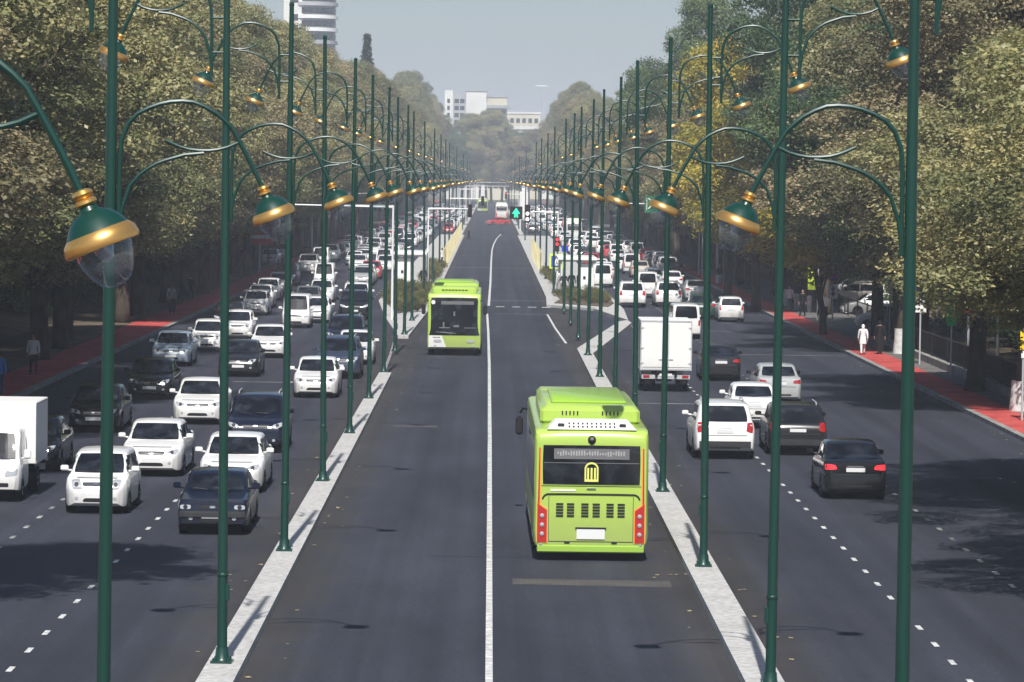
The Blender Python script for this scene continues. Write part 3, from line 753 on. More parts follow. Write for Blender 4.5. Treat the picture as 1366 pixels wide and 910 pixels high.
CARS_R = [
 ('sedan', 'black', 9.68, 99.2, 'black sedan with lit red tail lights, nearest car on the right', True),
 ('suv', 'white', 7.05, 113, 'white SUV with grey lower bumper left of the dark SUV', False),
 ('suv', 'charcoal', 9.45, 115, 'dark SUV with white number plate right of the white SUV', False),
 ('sedan', 'white', 9.0, 127.5, 'white sedan between the two SUVs and the silver sedan', False),
 ('sedan', 'silver', 10.9, 141.5, 'silver sedan in front of the white sedan on the right', False),
 ('sedan', 'charcoal', 9.7, 157.5, 'dark sedan driving beside the white box truck', False),
 ('van', 'white', 10.35, 199, 'white minivan ahead of the dark sedan', False),
 ('hatch', 'white', 14.35, 224, 'white hatchback in the outer lane beside the red bike path', False),
 ('suv', 'white', 11.8, 249, 'white SUV ahead of the minivan, in the queue', False),
 ('suv', 'white', 9.3, 247, 'white SUV next to the right traffic island', False),
 ('van', 'white', 11.2, 268, 'white van ahead of the SUVs in the right queue', False),
 ('sedan', 'green', 12.9, 228, 'dark green car between the white minivan and the white hatchback', False),
 ('sedan', 'white', 14.4, 262, 'white sedan ahead of the white hatchback in the outer lane', False),
 ('van', 'white', 8.7, 292, 'white van beside the right shelter', False),
 ('hatch', 'silverblue', 12.9, 296, 'pale blue hatchback deep in the right queue', False),
 ('sedan', 'white', 13.9, 287, 'white sedan ahead of the outer lane sedan on the right', False),
]
for (kd, c, x, d, lab, br) in CARS_R:
    car(kd, c, x, d, lab, False, G2, rz=random.uniform(-.012, .012), brake=br, dark_mirror=(c == 'silver'), sz=.91 if 'right of the white SUV' in lab else 1.0)
# the distant traffic
rnd = random.Random(11)
LANES_L = [-6.6, -9.6, -12.7, -15.7]; LANES_R = [6.7, 9.6, 12.6, 15.6]
WC = ['white']*9+['black', 'charcoal', 'silver', 'silver', 'blue', 'red', 'beige']
FARLAB = {'hatch': 'hatchback', 'sedan': 'sedan', 'oldsedan': 'older sedan', 'suv': 'SUV', 'van': 'minivan'}
for side, lanes in ((-1, LANES_L), (1, LANES_R)):
    for li, lx in enumerate(lanes):
        y = {-6.6: 262, -9.6: 285, -12.7: 352, -15.7: 312, 6.7: 322, 9.6: 312, 12.6: 318, 15.6: 312}[lx]+rnd.uniform(0, 10)
        while y < 1000:
            if not (655 < y < 692) and not (abs(lx) < 8.9 and y < 565):
                kd = rnd.choice(['hatch', 'sedan', 'sedan', 'sedan', 'suv', 'van', 'oldsedan']); c = rnd.choice(WC)
                if y > 430:
                    lab = f"small far {c} {FARLAB[kd]} in the dense distant traffic of the {'left' if side<0 else 'right'} carriageway"
                else:
                    zone = ('level with the bus stop' if y < 345 else 'just beyond the bus stop' if y < 385 else 'well beyond the bus stop')
                    lab = f"{c} {FARLAB[kd]} {zone} in lane {li+1} from the divider, {'oncoming' if side<0 else 'driving away'}"
                sp_ = SPECS[kd]
                car(kd, c, lx+rnd.uniform(-.35, .35), y, lab, side < 0, G1 if side < 0 else G2)
            y += rnd.choice([7, 9, 12, 16, 24])*(1 if y < 600 else 1.3)
o = car('sedan', 'red', 1.2, 672, 'red sedan turning across the bus lanes at the far junction', True, 'crossing cars', rz=R(115))
# parked side-street cars seen between the trunks
for i, (x, d, c, kd, lab) in enumerate([
  (24.5, 236, 'white', 'sedan', 'white sedan parked behind the right pavement, nearest between the trunks'),
  (25.0, 252, 'beige', 'suv', 'beige SUV parked behind the right pavement between the trunks'),
  (22.8, 214, 'white', 'hatch', 'white hatchback parked behind the dark tree trunk on the right'),
  (26.5, 272, 'silver', 'sedan', 'silver sedan parked deepest behind the right pavement')]):
    car(kd, c, x, d, lab, True, 'parked cars', rz=R([95, 80, 88, 92][i]))
for i, (x, d, c, kd) in enumerate([(-21.5, 330, 'red', 'van'), (-20.8, 352, 'white', 'sedan'), (-21.2, 372, 'white', 'suv'), (-21.0, 395, 'silver', 'sedan')]):
    car(kd, c, x, d, f"{c} {FARLAB[kd]} parked under the trees beyond the left side path", True, 'parked cars', rz=R([0, 178, 183, 179][i]))
def kill(o):
    for ch in list(o.children): kill(ch)
    bpy.data.objects.remove(o)
for p in PROTO.values(): kill(p)

# ------------------------------------------------------------------ buses
BUS = dict(L=12.0, W=2.55, rw=.985, flush=1, edge=.10, wheels=(-3.3, 3.2), wr=.48,
   belt=[(0, 1.3), (1, 1.3)], roof=[(0, 2.72), (.004, 2.82), (.012, 2.9), (.03, 2.94), (.97, 2.96), (.99, 2.92), (.997, 2.82), (1, 2.72)],
   w=[(0, .955), (.004, .98), (.015, 1), (.99, 1), (.997, .99), (1, .975)], bot=[(0, .34), (.97, .3), (1, .32)])
def make_bus():
    r = empty('city_bus')
    me, bvh = shell(BUS, wr=.48)
    body = link('body', me, MT['lime'], r, 35)
    MB().box((0, 0, .45), (2.0, 11.2, .3)).build('underbody', MT['under'], r, 0)
    for x in (-1.12, 1.12):
        for y in (-3.3, 3.2): wheel(r, x, y, .48, .28, 'steel', 8)
    # side glazing
    for sg in (1, -1):
        ys = [-5.5, -4.3, -3.0, -1.6, -.2, 1.2, 2.6, 4.0, 5.1]
        for a, b in zip(ys, ys[1:]):
            q = [(a+.03, 1.32), (b-.03, 1.32), (b-.03, 2.5), (a+.03, 2.5)]
            patch(bvh, q, 'x', sg, 3, 6, off=.004, rnd=.06).build('side_window', MT['glass'], r, 0)
        patch(bvh, [(-5.6, .32), (5.6, .32), (5.6, .5), (-5.6, .5)], 'x', sg, 40, 1, off=.004).build('skirt_trim', MT['white'], r, 0)
    # ---- rear face
    P = lambda q, n, m, off=.006, n_=6, m_=4, rn=0.0, par=r: patch(bvh, q, 'y', -1, n_, m_, off=off, rnd=rn).build(n, m, par, 0)
    rwn = P([(1.075, 1.70), (-1.075, 1.70), (-1.075, 2.56), (1.075, 2.56)], 'rear_window', MT['glass'], .012, 10, 6, .04)
    MB().box((0.0, -6.02, 2.37), (1.66, .03, .23)).build('destination_panel', MT['greypanel'], rwn, 0)
    MB().box((0, -6.022, 2.17), (2.1, .008, .014)).build('window_bar', MT['greypanel'], rwn, 0)
    em = MB()
    pts = [(-.135, 1.76), (-.135, 2.04)]+[(-.135*math.cos(a), 2.04+.125*math.sin(a)) for a in np.linspace(.2, math.pi-.2, 9)]+[(.135, 2.04), (.135, 1.76)]
    em.tube([(x, -6.03, z) for x, z in pts], .022, 6)
    for x in (-.075, 0, .075): em.box((x, -6.03, 1.93), (.04, .03, .27))
    em.box((0, -6.03, 1.785), (.26, .03, .05))
    em.build('emblem', MT['emblem'], rwn, 0)
    ol = MB()
    p = [(-1.07, 1.37), (-1.03, 1.44), (-.97, 1.475), (-.6, 1.48), (.6, 1.48), (.97, 1.475), (1.03, 1.44), (1.07, 1.37)]
    ol.tube([(x, -6.005, z) for x, z in p], .02, 6); ol.build('engine_cover_edge', MT['black'], r, 0)
    sm = MB()
    for sg in (-1, 1): sm.box((sg*.93, -6.004, .93), (.012, .012, 1.0))
    sm.box((0, -6.004, .435), (1.87, .012, .012)); sm.box((0, -6.004, 1.66), (2.2, .012, .012)); sm.build('panel_seam', MT['hubcap'], r, 0)
    dt = MB()
    rq = random.Random(2)
    for i in range(26): dt.box((-.74+i*.058, -6.037, 2.38+rq.uniform(-.012, .012)), (.03, .006, rq.choice((.05, .09, .11))))
    dt.build('route_text', MT['display'], rwn, 0)
    for x in (-.69, -.45, -.135, .115, .42, .665):
        v = MB()
        for i in range(5): v.box((x, -6.008, 1.0+.065*i), (.16, .02, .038))
        v.build('vent', MT['black'], r, 0)
    MB().box((0, -6.012, .60), (.62, .03, .22)).build('licence_plate', MT['plate'], r, 0)
    MB().box((0, -6.012, .735), (.68, .05, .03)).build('plate_lamp_bar', MT['black'], r, 0)
    MB().box((0, -6.012, 1.60), (.2, .02, .03)).build('badge', MT['chrome'], r, 0)
    MB().box((-.62, -6.006, 1.565), (.55, .012, .04)).build('lettering', MT['white'], r, 0)
    for sg in (-1, 1):
        q = [(sg*1.175, 1.2), (sg*1.115, 1.2), (sg*1.12, 2.52), (sg*1.15, 2.52)]
        if sg > 0: q = q
        patch(bvh, [(sg*1.19, .40), (sg*.95, .40), (sg*.95, 1.14), (sg*1.19, 1.30)], 'y', -1, 4, 5, off=.010).build('lamp_surround', MT['orange'], r, 0)
        lp = patch(bvh, [(sg*1.18, .42), (sg*.97, .42), (sg*.97, 1.12), (sg*1.18, 1.27)], 'y', -1, 4, 5, off=.018).build('tail_lamp_panel', MT['redpanel'], r, 0)
        for z in (.60, .80, 1.0):
            T = Matrix.Translation((sg*1.075, -6.02, z)) @ Matrix.Rotation(R(90), 4, 'X')
            MB().lathe([(.05, 0), (.045, .025), (.02, .035), (.001, .035)], 12, T).build('round_lamp', MT['lens'], lp, 0)
        patch(bvh, [(sg*1.175, 1.2), (sg*1.125, 1.14), (sg*1.125, 2.5), (sg*1.155, 2.5)], 'y', -1, 2, 8, off=.010).build('pillar_strip', MT['redpanel'], r, 0)
        patch(bvh, [(sg*1.135, 1.2), (sg*1.11, 1.15), (sg*1.11, 2.5), (sg*1.13, 2.5)], 'y', -1, 2, 8, off=.013).build('pillar_edge', MT['orange'], r, 0)
        T = Matrix.Translation((sg*1.1, -6.0, .30+.04)) @ Matrix.Rotation(R(90), 4, 'X')
        MB().lathe([(.045, -.02), (.045, .02), (.02, .03), (.001, .03)], 12, T).build('fog_lamp', MT['chrome'], r, 0)
        MB().box((sg*.52, -6.0, .405), (.12, .03, .03)).build('latch', MT['black'], r, 0)
    MB().box((0, -6.0, .27), (2.36, .08, .17), bev=.03).build('rear_bumper', MT['lime_dark'], r)
    T = Matrix.Translation((0, -5.98, 2.68)) @ Matrix.Rotation(R(70), 4, 'X')
    MB().lathe([(.10, 0), (.085, .05), (.04, .09), (.001, .09)], 12, T).build('camera_pod', MT['black'], r)
    # roof: cowl, louvred box, front air conditioner
    cw = MB(); 
    cw.add([(-.98, -5.93, 2.90), (.98, -5.93, 2.90), (.80, -5.55, 3.08), (-.80, -5.55, 3.08), (-.8, -4.9, 3.08), (.8, -4.9, 3.08), (-.98, -4.9, 2.9), (.98, -4.9, 2.9)],
           [(0, 1, 2, 3), (3, 2, 5, 4), (0, 3, 4, 6), (1, 7, 5, 2)])
    cwo = cw.build('roof_cowl', MT['white'], r, 0)
    sl_ = MB()
    for j in range(2):
        for i in range(11): sl_.box((-.5+.1*i, -5.84+.13*j, 2.965+.062*j), (.035, .06, .03))
    for x in (-.68, .68): sl_.box((x, -5.80, 3.0), (.15, .12, .05), bev=.02)
    sl_.build('cowl_slot', MT['black'], cwo, 0)
    b = MB(); b.box((0, -1.3, 3.10), (2.24, 6.2, .46), bev=.12)
    rb = b.build('roof_box', MT['lime'], r)
    v = MB()
    for sg in (-1, 1):
        for i in range(5): v.box((sg*.45+(i-2)*.085, -4.405, 3.17), (.03, .02, .09))
    v.build('louvre', MT['black'], rb, 0)
    MB().box((0, -1.0, 3.355), (1.7, 4.8, .07), bev=.03).build('roof_box_lid', MT['lime_dark'], rb)
    fb = MB().box((0, 4.2, 3.05), (2.1, 2.2, .36), bev=.1).build('air_conditioner', MT['lime'], r)
    v = MB()
    for i in range(8): v.box((-.55+.157*i, 5.31, 3.08), (.11, .02, .05))
    v.build('louvre', MT['black'], fb, 0)
    # ---- front face
    Fp = lambda q, n, m, off=.006, n_=12, m_=6, rn=0.0, par=r: patch(bvh, q, 'y', 1, n_, m_, off=off, rnd=rn).build(n, m, par, 0)
    ws = Fp([(-1.255, .96), (1.255, .96), (1.25, 2.74), (-1.25, 2.74)], 'windshield', MT['glass'], .008, 14, 10, .03)
    MB().box((-.15, 6.022, 2.5), (1.55, .02, .16)).build('destination_panel', MT['greypanel'], ws, 0)
    T = Matrix.Translation((1.0, 6.01, 2.52)) @ Matrix.Rotation(R(-90), 4, 'X')
    MB().lathe([(.1, 0), (.1, .02), (.001, .02)], 16, T).build('route_disc', MT['white'], ws, 0)
    w_ = MB()
    for sg in (-1, 1): w_.tube([(sg*.1, 6.03, 1.05), (sg*.1+.75, 6.03, 1.12)], .014, 5)
    w_.build('wiper', MT['greypanel'], ws, 0)
    # reflection of the driver's desk, painted as grey bars on the glass
    d_ = MB(); d_.box((.5, 6.018, 1.45), (.08, .012, .26)); d_.box((.46, 6.018, 1.32), (.5, .012, .05)); d_.box((-.1, 6.018, 1.40), (.26, .012, .10)); d_.box((-.75, 6.018, 1.32), (.55, .012, .035)); d_.box((0, 6.018, 1.98), (.08, .012, .22))
    d_.build('dashboard_reflection', MT['greypanel'], ws, 0)
    # white sweep on the (viewer's) left of the lower front = +x of the bus
    Fp([(.35, .36), (1.2, .36), (1.2, .94), (.58, .94)], 'front_sweep', MT['white'], .006)
    Fp([(-1.2, .34), (1.2, .34), (1.2, .40), (-1.2, .40)], 'front_bumper_lip', MT['black'], .012, 12, 1)
    for sg in (-1, 1):
        hb = Fp([(sg*.78-.19, .62), (sg*.78+.19, .62), (sg*.78+.19, .76), (sg*.78-.19, .76)], 'headlight', MT['lens'], .016, 8, 4, .6)
        MB().box((sg*.9, 6.0, .46), (.14, .03, .07)).build('fog_lamp', MT['lens'], r, 0)
        m = MB(); m.tube([(sg*1.2, 5.95, 2.6), (sg*1.36, 6.12, 2.62), (sg*1.43, 6.15, 2.5)], .03, 6); m.box((sg*1.45, 6.12, 2.18), (.19, .12, .46), bev=.05)
        m.build('mirror', MT['black'], r)
    lt_ = MB()
    for i in range(6): lt_.box((.98-.06*i, 6.018, .86), (.035, .01, .05))
    lt_.build('lettering', MT['black'], r, 0)
    return r
bus = make_bus()
bus.location = (2.16, 82.3+6.0, 0); bus.rotation_euler = (0, 0, R(.25))
tag(bus, 'lime green city bus seen from behind, nearest bus on the bus lane', 'bus', 'city buses')
b2 = copy_tree(bus); b2.location = (-1.76, 177+6, 0); b2.rotation_euler = (0, 0, math.pi)
tag(b2, 'lime green city bus coming towards the camera with black windscreen', 'bus', 'city buses')
b3 = copy_tree(bus, None, ('emblem', 'vent', 'lettering', 'latch', 'round_lamp')); b3.location = (-2.1, 930, 0); b3.rotation_euler = (0, 0, math.pi)
tag(b3, 'tiny yellow green bus far down the bus lanes past the junction', 'bus', 'city buses')
b4 = copy_tree(b3); b4.location = (2.2, 790, 0); b4.rotation_euler = (0, 0, 0)
b4['label'] = 'white and grey bus just behind the red turning car'
for ch in b4.children:
    if ch.name.split('.')[0] == 'body':
        ch.material_slots[0].link = 'OBJECT'; ch.material_slots[0].material = MT['white']
    if ch.name.split('.')[0] in ('roof_box', 'air_conditioner'):
        ch.material_slots[0].link = 'OBJECT'; ch.material_slots[0].material = MT['white']
b5 = copy_tree(b4); b5.location = (11.1, 505, 0); b5.scale = (.82, .6, .95)
b5['label'] = 'white midi bus in the right carriageway near the distant traffic lights'

# ------------------------------------------------------------------ box trucks
def make_truck(Lb=3.1, Hb=2.65, Wb=1.95, Wc=1.62, name='box_truck'):
    r = empty(name)
    CAB = dict(L=1.75, W=Wc, rw=.88, wheels=(.25,), edge=.08, wr=.3,
       belt=[(0, 1.1), (.6, 1.1), (.85, 1.02), (.95, .9), (.985, .78), (1, .5)], roof=[(0, 1.78), (.06, 1.86), (.45, 1.88), (.62, 1.8), (.84, 1.06), (.95, .91), (.985, .79), (1, .5)],
       w=[(0, .97), (.1, 1), (.85, .98), (.95, .92), (1, .80)], bot=[(0, .35), (.9, .3), (1, .34)])
    me, bvh = shell(CAB, wr=.3)
    cy = Lb/2+.95
    me.transform(Matrix.Translation((0, cy, 0)))
    link('cab', me, PAINT['white'], r, 38)
    def cp(q, n, m, n_=10, m_=6, rn=.15, off=.006):
        mb = patch(bvh, q, 'y', 1, n_, m_, off=off, rnd=rn); mb.v = [(p[0], p[1]+cy, p[2]) for p in mb.v]; return mb.build(n, m, r, 0)
    h = Wc/2
    cp([(-h*.8, 1.09), (h*.8, 1.09), (h*.72, 1.74), (-h*.70, 1.73)], 'windshield', MT['glass'], 18, 14, .1, .022)
    for sg in (-1, 1):
        mb = patch(bvh, [(-.4, 1.15), (.32, 1.12), (.12, 1.68), (-.4, 1.72)][::1 if sg > 0 else 1], 'x', sg, 8, 5, off=.004); mb.v = [(p[0], p[1]+cy, p[2]) for p in mb.v]; mb.build('side_window', MT['glass'], r, 0)
        q = [(sg*h*.45, .66), (sg*h*.88, .70), (sg*h*.90, .88), (sg*h*.52, .82)]
        cp(q, 'headlight', MT['lens'], 8, 4, .4)
        m = MB(); m.box((sg*(h+.12), cy+.5, 1.22), (.18, .08, .24), bev=.03); m.tube([(sg*h*.95, cy+.45, 1.1), (sg*(h+.1), cy+.5, 1.15)], .02, 6); m.build('mirror', PAINT['white'], r)
    cp([(-.25, .70), (.25, .70), (.25, .78), (-.25, .78)], 'badge', MT['chrome'], 6, 2, .3)
    cp([(-h*.6, .40), (h*.6, .40), (h*.6, .5), (-h*.6, .5)], 'lower_grille', MT['black'], 8, 2)
    cp([(-.25, .50), (.25, .50), (.25, .6), (-.25, .6)], 'licence_plate', MT['plate'], 4, 2, 0, .02)
    MB().box((0, 0, (.85+Hb)/2), (Wb, Lb, Hb-.85), bev=.02).build('cargo_box', MT['white'], r, 30)
    e = MB()
    for sg in (-1, 1):
        e.box((sg*(Wb/2-.02), -Lb/2-.01, (.85+Hb)/2), (.05, .03, Hb-.86))
        e.box((sg*(Wb/2+.004), 0, .88), (.012, Lb-.05, .06)); e.box((sg*(Wb/2+.004), 0, Hb-.05), (.012, Lb-.05, .05))
    e.box((0, -Lb/2-.01, .9), (Wb-.1, .03, .07)); e.box((0, -Lb/2-.01, Hb-.04), (Wb-.1, .03, .06))
    e.build('box_edging', MT['steel'], r, 0)
    for sg in (-1, 1):
        d = MB(); d.box((sg*(Wb/4-.02), -Lb/2-.012, (.95+Hb-.09)/2+.01), (Wb/2-.09, .03, Hb-1.1)); dd = d.build('rear_door', MT['white'], r, 0)
        hg = MB()
        for z in (1.15, 1.75, Hb-.3): hg.box((sg*(Wb/2-.07), -Lb/2-.035, z), (.12, .02, .05))
        hg.tube([(sg*.10, -Lb/2-.045, 1.0), (sg*.10, -Lb/2-.045, Hb-.15)], .014, 6); hg.box((sg*.18, -Lb/2-.05, 1.3), (.2, .02, .03))
        hg.build('hinge', MT['steel'], dd, 0)
    ch = MB()
    for sg in (-1, 1): ch.box((sg*.38, .2, .70), (.1, Lb+1.2, .16))
    ch.box((0, -Lb/2+.1, .66), (1.2, .1, .12)); ch.box((0, .1, .5), (.6, .7, .3)); ch.build('chassis', MT['under'], r, 0)
    bm_ = MB(); bm_.box((0, -Lb/2-.02, .60), (Wb*.94, .08, .16)); bm_.build('rear_bumper', MT['steel'], r, 0)
    for sg in (-1, 1):
        MB().box((sg*Wb*.38, -Lb/2-.07, .62), (.26, .03, .1)).build('taillight', MT['tail'], r, 0)
        MB().box((sg*Wb*.3, -Lb/2+.35, .42), (.42, .03, .4)).build('mud_flap', MT['rubber'], r, 0)
        wheel(r, sg*(h-.12), cy+.25, .3); wheel(r, sg*(h-.10), -Lb/2+.85, .32, .26)
    MB().box((0, -Lb/2-.075, .68), (.5, .02, .11)).build('licence_plate', MT['plate'], r, 0)
    return r
t1 = make_truck(3.4, 2.86, 2.04, 1.75); t1.location = (6.95, 149+1.7, 0)
tag(t1, 'white box truck seen from its double rear doors beside the lamp posts on the right', 'truck', 'box trucks')
t2 = make_truck(2.5, 2.45, 1.86, 1.55); t2.location = (-12.72, 95+1.25+1.8, 0); t2.rotation_euler = (0, 0, math.pi)
tag(t2, 'small white box truck cut off by the left edge of the picture', 'truck', 'box trucks')
# ------------------------------------------------------------------ bus stop shelters, masts, signs, barriers
def shelter(x, y, w, dlen, label):
    r = empty('bus_shelter', (x, y, 0))
    MB().box((0, 0, 2.78), (w+.5, dlen+.6, .22), bev=.05).build('roof', MT['white'], r)
    MB().box((0, 0, 2.62), (w+.2, dlen+.2, .08)).build('ceiling', MT['steel'], r, 0)
    for sx in (-1, 1):
        for i in range(4):
            MB().tube([(sx*w/2, -dlen/2+dlen*i/3, .16), (sx*w/2, -dlen/2+dlen*i/3, 2.6)], .05, 8).build('post', MT['white_metal'], r)
    sx = -1 if x < 0 else 1
    pn = MB().box((sx*(w/2-.55), -dlen/2+.9, 1.32), (1.0, 1.5, 2.3), bev=.03).build('kiosk_panel', MT['white'], r)
    MB().box((sx*(w/2-.55)-.1, -dlen/2+.135, 1.45), (.18, .02, .22)).build('kiosk_window', MT['black'], pn, 0)
    for i in range(3):
        MB().box((-sx*(w/2-.03), -dlen/2+dlen*(i+.5)/3, 1.4), (.02, dlen/3-.25, 1.7)).build('glass_panel', MT['bowl'], r, 0)
    b = MB(); b.box((-sx*.1, 1.0, .62), (.45, 4.2, .06)); b.box((-sx*.1, -.9, .38), (.3, .06, .44)); b.box((-sx*.1, 2.9, .38), (.3, .06, .44)); b.box((-sx*.1, 1.0, .38), (.3, .06, .44))
    b.build('bench', MT['steel'], r, 0)
    return tag(r, label, 'bus shelter', 'bus shelters')
shelter(-6.0, 280, 2.0, 9.0, 'white flat-roofed bus stop shelter on the left traffic island')
shelter(6.1, 270, 2.3, 9.0, 'white flat-roofed bus stop shelter on the right traffic island with people waiting')

def disc(mb, x, y, z, r, t=.03, mi=0, n=20):
    T = Matrix.Translation((x, y, z)) @ Matrix.Rotation(R(90), 4, 'X')
    return mb.lathe([(.001, -t), (r, -t), (r, t), (.001, t)], n, T, mi)
def signal(parent, x, y, z, lit, s=1.0, lights=3):
    """traffic light head facing the camera"""
    h = MB().box((x, y, z), (.34*s, .28, .36*lights*s), bev=.06).build('signal_head', MT['black'], parent)
    for i in range(lights):
        zz = z+(.33*((lights-1)/2-i))*s
        m = {0: MT['tlred'], 1: MT['dim'], 2: MT['tlgreen'], 3: MT['tlwhite']}
        use = MT['dim']
        if lit == 'red' and i == 0: use = MT['tlred']
        if lit == 'red2' and i <= 1: use = MT['tlred']
        if lit == 'green' and i == lights-1: use = MT['tlgreen']
        if lit == 'white' and i >= 1: use = MT['tlwhite']
        q = MB(); disc(q, x, y-.15, zz, .115*s); q.build('signal_lens', use, h, 0)
        v = MB().tube([(x+.13*s*math.cos(a), y-.24, zz+.13*s*math.sin(a)) for a in np.linspace(.2, math.pi-.2, 7)], .015, 5)
        v.build('visor', MT['black'], h, 0)
    return h
def mast(name, x, y, H, arm_dx, label, group='traffic light masts', th=.09, z0=.0):
    r = empty(name, (x, y, 0))
    MB().tube([(0, 0, z0), (0, 0, 3), (0, 0, H)], [.075, .065, .055], 12).build('post', MT['white_metal'], r)
    a = MB(); a.tube([(0, 0, H-.1), (arm_dx, 0, H-.02)], [.055, .04], 10)
    a.tube([(0, 0, H+.5 if abs(arm_dx) > 7 else H), (arm_dx*.45, 0, H)], .02, 5)
    a.build('arm', MT['white_metal'], r)
    MB().box((0, 0, z0+.05), (.4, .4, .08)).build('base_plate', MT['steel'], r, 0)
    return tag(r, label, 'traffic mast', group)
m = mast('traffic_light_mast', -5.75, 217, 6.75, -6.2, 'white traffic light mast with its arm over the left carriageway, nearest of the masts')
signal(m, -5.9, -.05, 6.5, 'off'); 
m = mast('traffic_light_mast', -4.75, 280, 6.15, 3.3, 'white traffic light mast at the left shelter with its arm over the bus lane', z0=.16)
signal(m, 3.1, -.05, 5.95, 'off', .9)
m = mast('traffic_light_mast', 4.95, 281, 6.0, -3.6, 'white traffic light mast at the right shelter with a green arrow signal and crosswalk sign', z0=.16)
signal(m, -2.3, -.05, 5.8, 'white', 1.25)
# green arrow display
g = MB().box((-3.15, -.1, 5.85), (.95, .2, .95), bev=.04).build('signal_board', MT['black'], m)
ar = MB(); ar.plate([(-3.15, 6.22), (-3.45, 5.78), (-3.27, 5.78), (-3.3, 5.5), (-3.2, 5.5), (-3.15, 5.8), (-3.1, 5.5), (-3.0, 5.5), (-3.03, 5.78), (-2.85, 5.78)], -.23, -.21)
ar.build('green_arrow', MT['tlgreen'], g, 0)
signal(m, -.05, -.2, 3.55, 'red2', 1.05)
sb = MB().box((-.05, -.2, 2.25), (1.1, .05, 1.1), bev=.02).build('crosswalk_sign', MT['fluo'], m, 0)
MB().box((-.05, -.24, 2.25), (.84, .03, .84)).build('sign_face', MT['blue_sign'], sb, 0)
MB().plate([(-.37, 1.95), (.27, 1.95), (-.05, 2.57)], -.275, -.26).build('triangle', MT['white'], sb, 0)
MB().tube([(-.05, -.285, 2.38), (-.05, -.285, 2.18), (-.12, -.285, 2.02)], .022, 5).tube([(-.05, -.285, 2.18), (.04, -.285, 2.02)], .022, 5).build('walking_figure', MT['black'], sb, 0)
MB().box((.55, -.1, 3.2), (.5, .04, .45)).build('lane_sign', MT['blue_sign'], m, 0)
for (x, y, H, dx, lab) in [
  (-18.4, 385, 6.7, 6.4, 'white mast arm reaching over the outer left lanes beyond the shelter'),
  (-4.6, 412, 6.2, 4.0, 'white mast arm over the bus lane beyond the left shelter'),
  (-5.0, 596, 6.7, 4.6, 'far white mast arm over the bus lane before the red car'),
  (-4.7, 700, 7.0, 8.0, 'white overhead arm just past the distant junction'),
  (-5.4, 950, 7.4, 11.8, 'farthest white overhead arm spanning the bus lanes'),
  (4.7, 598, 6.0, -2.4, 'far white mast arm reaching from the right divider before the junction'),
  (18.3, 330, 6.4, -7.5, 'white mast arm over the outer right lanes behind the lane sign')]:
    m = mast('mast_arm', x, y, H, dx, lab, 'distant mast arms')
    if y in (385, 330, 412): signal(m, dx*.9, -.05, H-.3, 'off')
    if y == 598: signal(m, dx, -.05, H-.3, 'red')
# white pylon board far right of the bus lanes
r = empty('pylon', (5.4, 640, 0)); MB().box((0, 0, 3.9), (1.7, .6, 4.6), bev=.05).build('panel', MT['white'], r); MB().box((-.5, 0, 1.0), (.2, .3, 1.7)).box((.5, 0, 1.0), (.2, .3, 1.7)).build('post', MT['steel'], r, 0)
MB().box((.25, .1, 6.8), (1.0, .4, 1.0), bev=.05).build('top_panel', MT['white'], r)
tag(r, 'tall white board standing right of the bus lanes behind the green arrow', 'sign board')

# cream barriers along the platforms
def barrier(x, y0, y1, label, lean):
    r = empty('platform_barrier', (x, y0, 0))
    n = int((y1-y0)/7)
    for i in range(n):
        a = (y1-y0)*i/n; b = a+(y1-y0)/n-.35
        p = MB()
        for j in range(6):
            yy = a+(b-a)*j/6
            p.box((lean*.1, yy+(b-a)/12, 1.12), (.08, (b-a)/6-.12, 1.5+.12*((i+j) % 2)))
        p.box((lean*.1, (a+b)/2, .45), (.12, b-a, .12))
        p.build('panel', MT['cream'], r, 0)
        MB().box((0, b+.17, 1.15), (.14, .14, 2.0)).build('post', MT['cream'], r, 0)
    return tag(r, label, 'barrier', 'platform barriers')
barrier(-4.2, 342, 532, 'long cream yellow panel barrier along the left platform edge', -1)
barrier(4.35, 330, 400, 'cream yellow panel barrier along the right platform edge', 1)

# roadside signs
def pole_sign(name, x, y, h, label, cat='sign', face=None):
    r = empty(name, (x, y, 0)); MB().tube([(0, 0, .1), (0, 0, h)], .04, 8).build('post', MT['steel'], r)
    return tag(r, label, cat)
r = pole_sign('no_parking_sign', 19.6, 215, 3.6, 'round blue no parking sign with red rim above a white arrow plate')
q = MB(); disc(q, 0, -.07, 3.15, .42); q.build('rim', MT['redsign'], r, 0)
q = MB(); disc(q, 0, -.10, 3.15, .33, .03); q.build('sign_face', MT['blue_sign'], r, 0)
MB().tube([(-.24, -.14, 2.91), (.24, -.14, 3.39)], .035, 6).tube([(-.24, -.14, 3.39), (.24, -.14, 2.91)], .035, 6).build('red_cross', MT['redsign'], r, 0)
pl = MB().box((0, -.07, 2.2), (.55, .03, .85)).build('arrow_plate', MT['white'], r, 0)
MB().plate([(0, 2.52), (-.14, 2.3), (-.05, 2.3), (-.05, 2.1), (-.14, 2.1), (0, 1.88), (.14, 2.1), (.05, 2.1), (.05, 2.3), (.14, 2.3)], -.10, -.09).build('arrow', MT['black'], pl, 0)
r = pole_sign('give_way_sign', 22.2, 246, 3.4, 'white inverted triangle give way sign beside a thick trunk')
MB().plate([(-.55, 3.3), (.55, 3.3), (0, 2.4)], -.08, -.04).build('rim', MT['redsign'], r, 0)
MB().plate([(-.47, 3.26), (.47, 3.26), (0, 2.49)], -.10, -.085).build('sign_face', MT['white'], r, 0)
r = pole_sign('yellow_sign', 18.75, 132, 3.4, 'yellow sign with black pictogram over a white plate at the right edge')
MB().box((.42, -.06, 2.95), (1.1, .04, .66)).build('sign_face', MT['yellow'], r, 0)
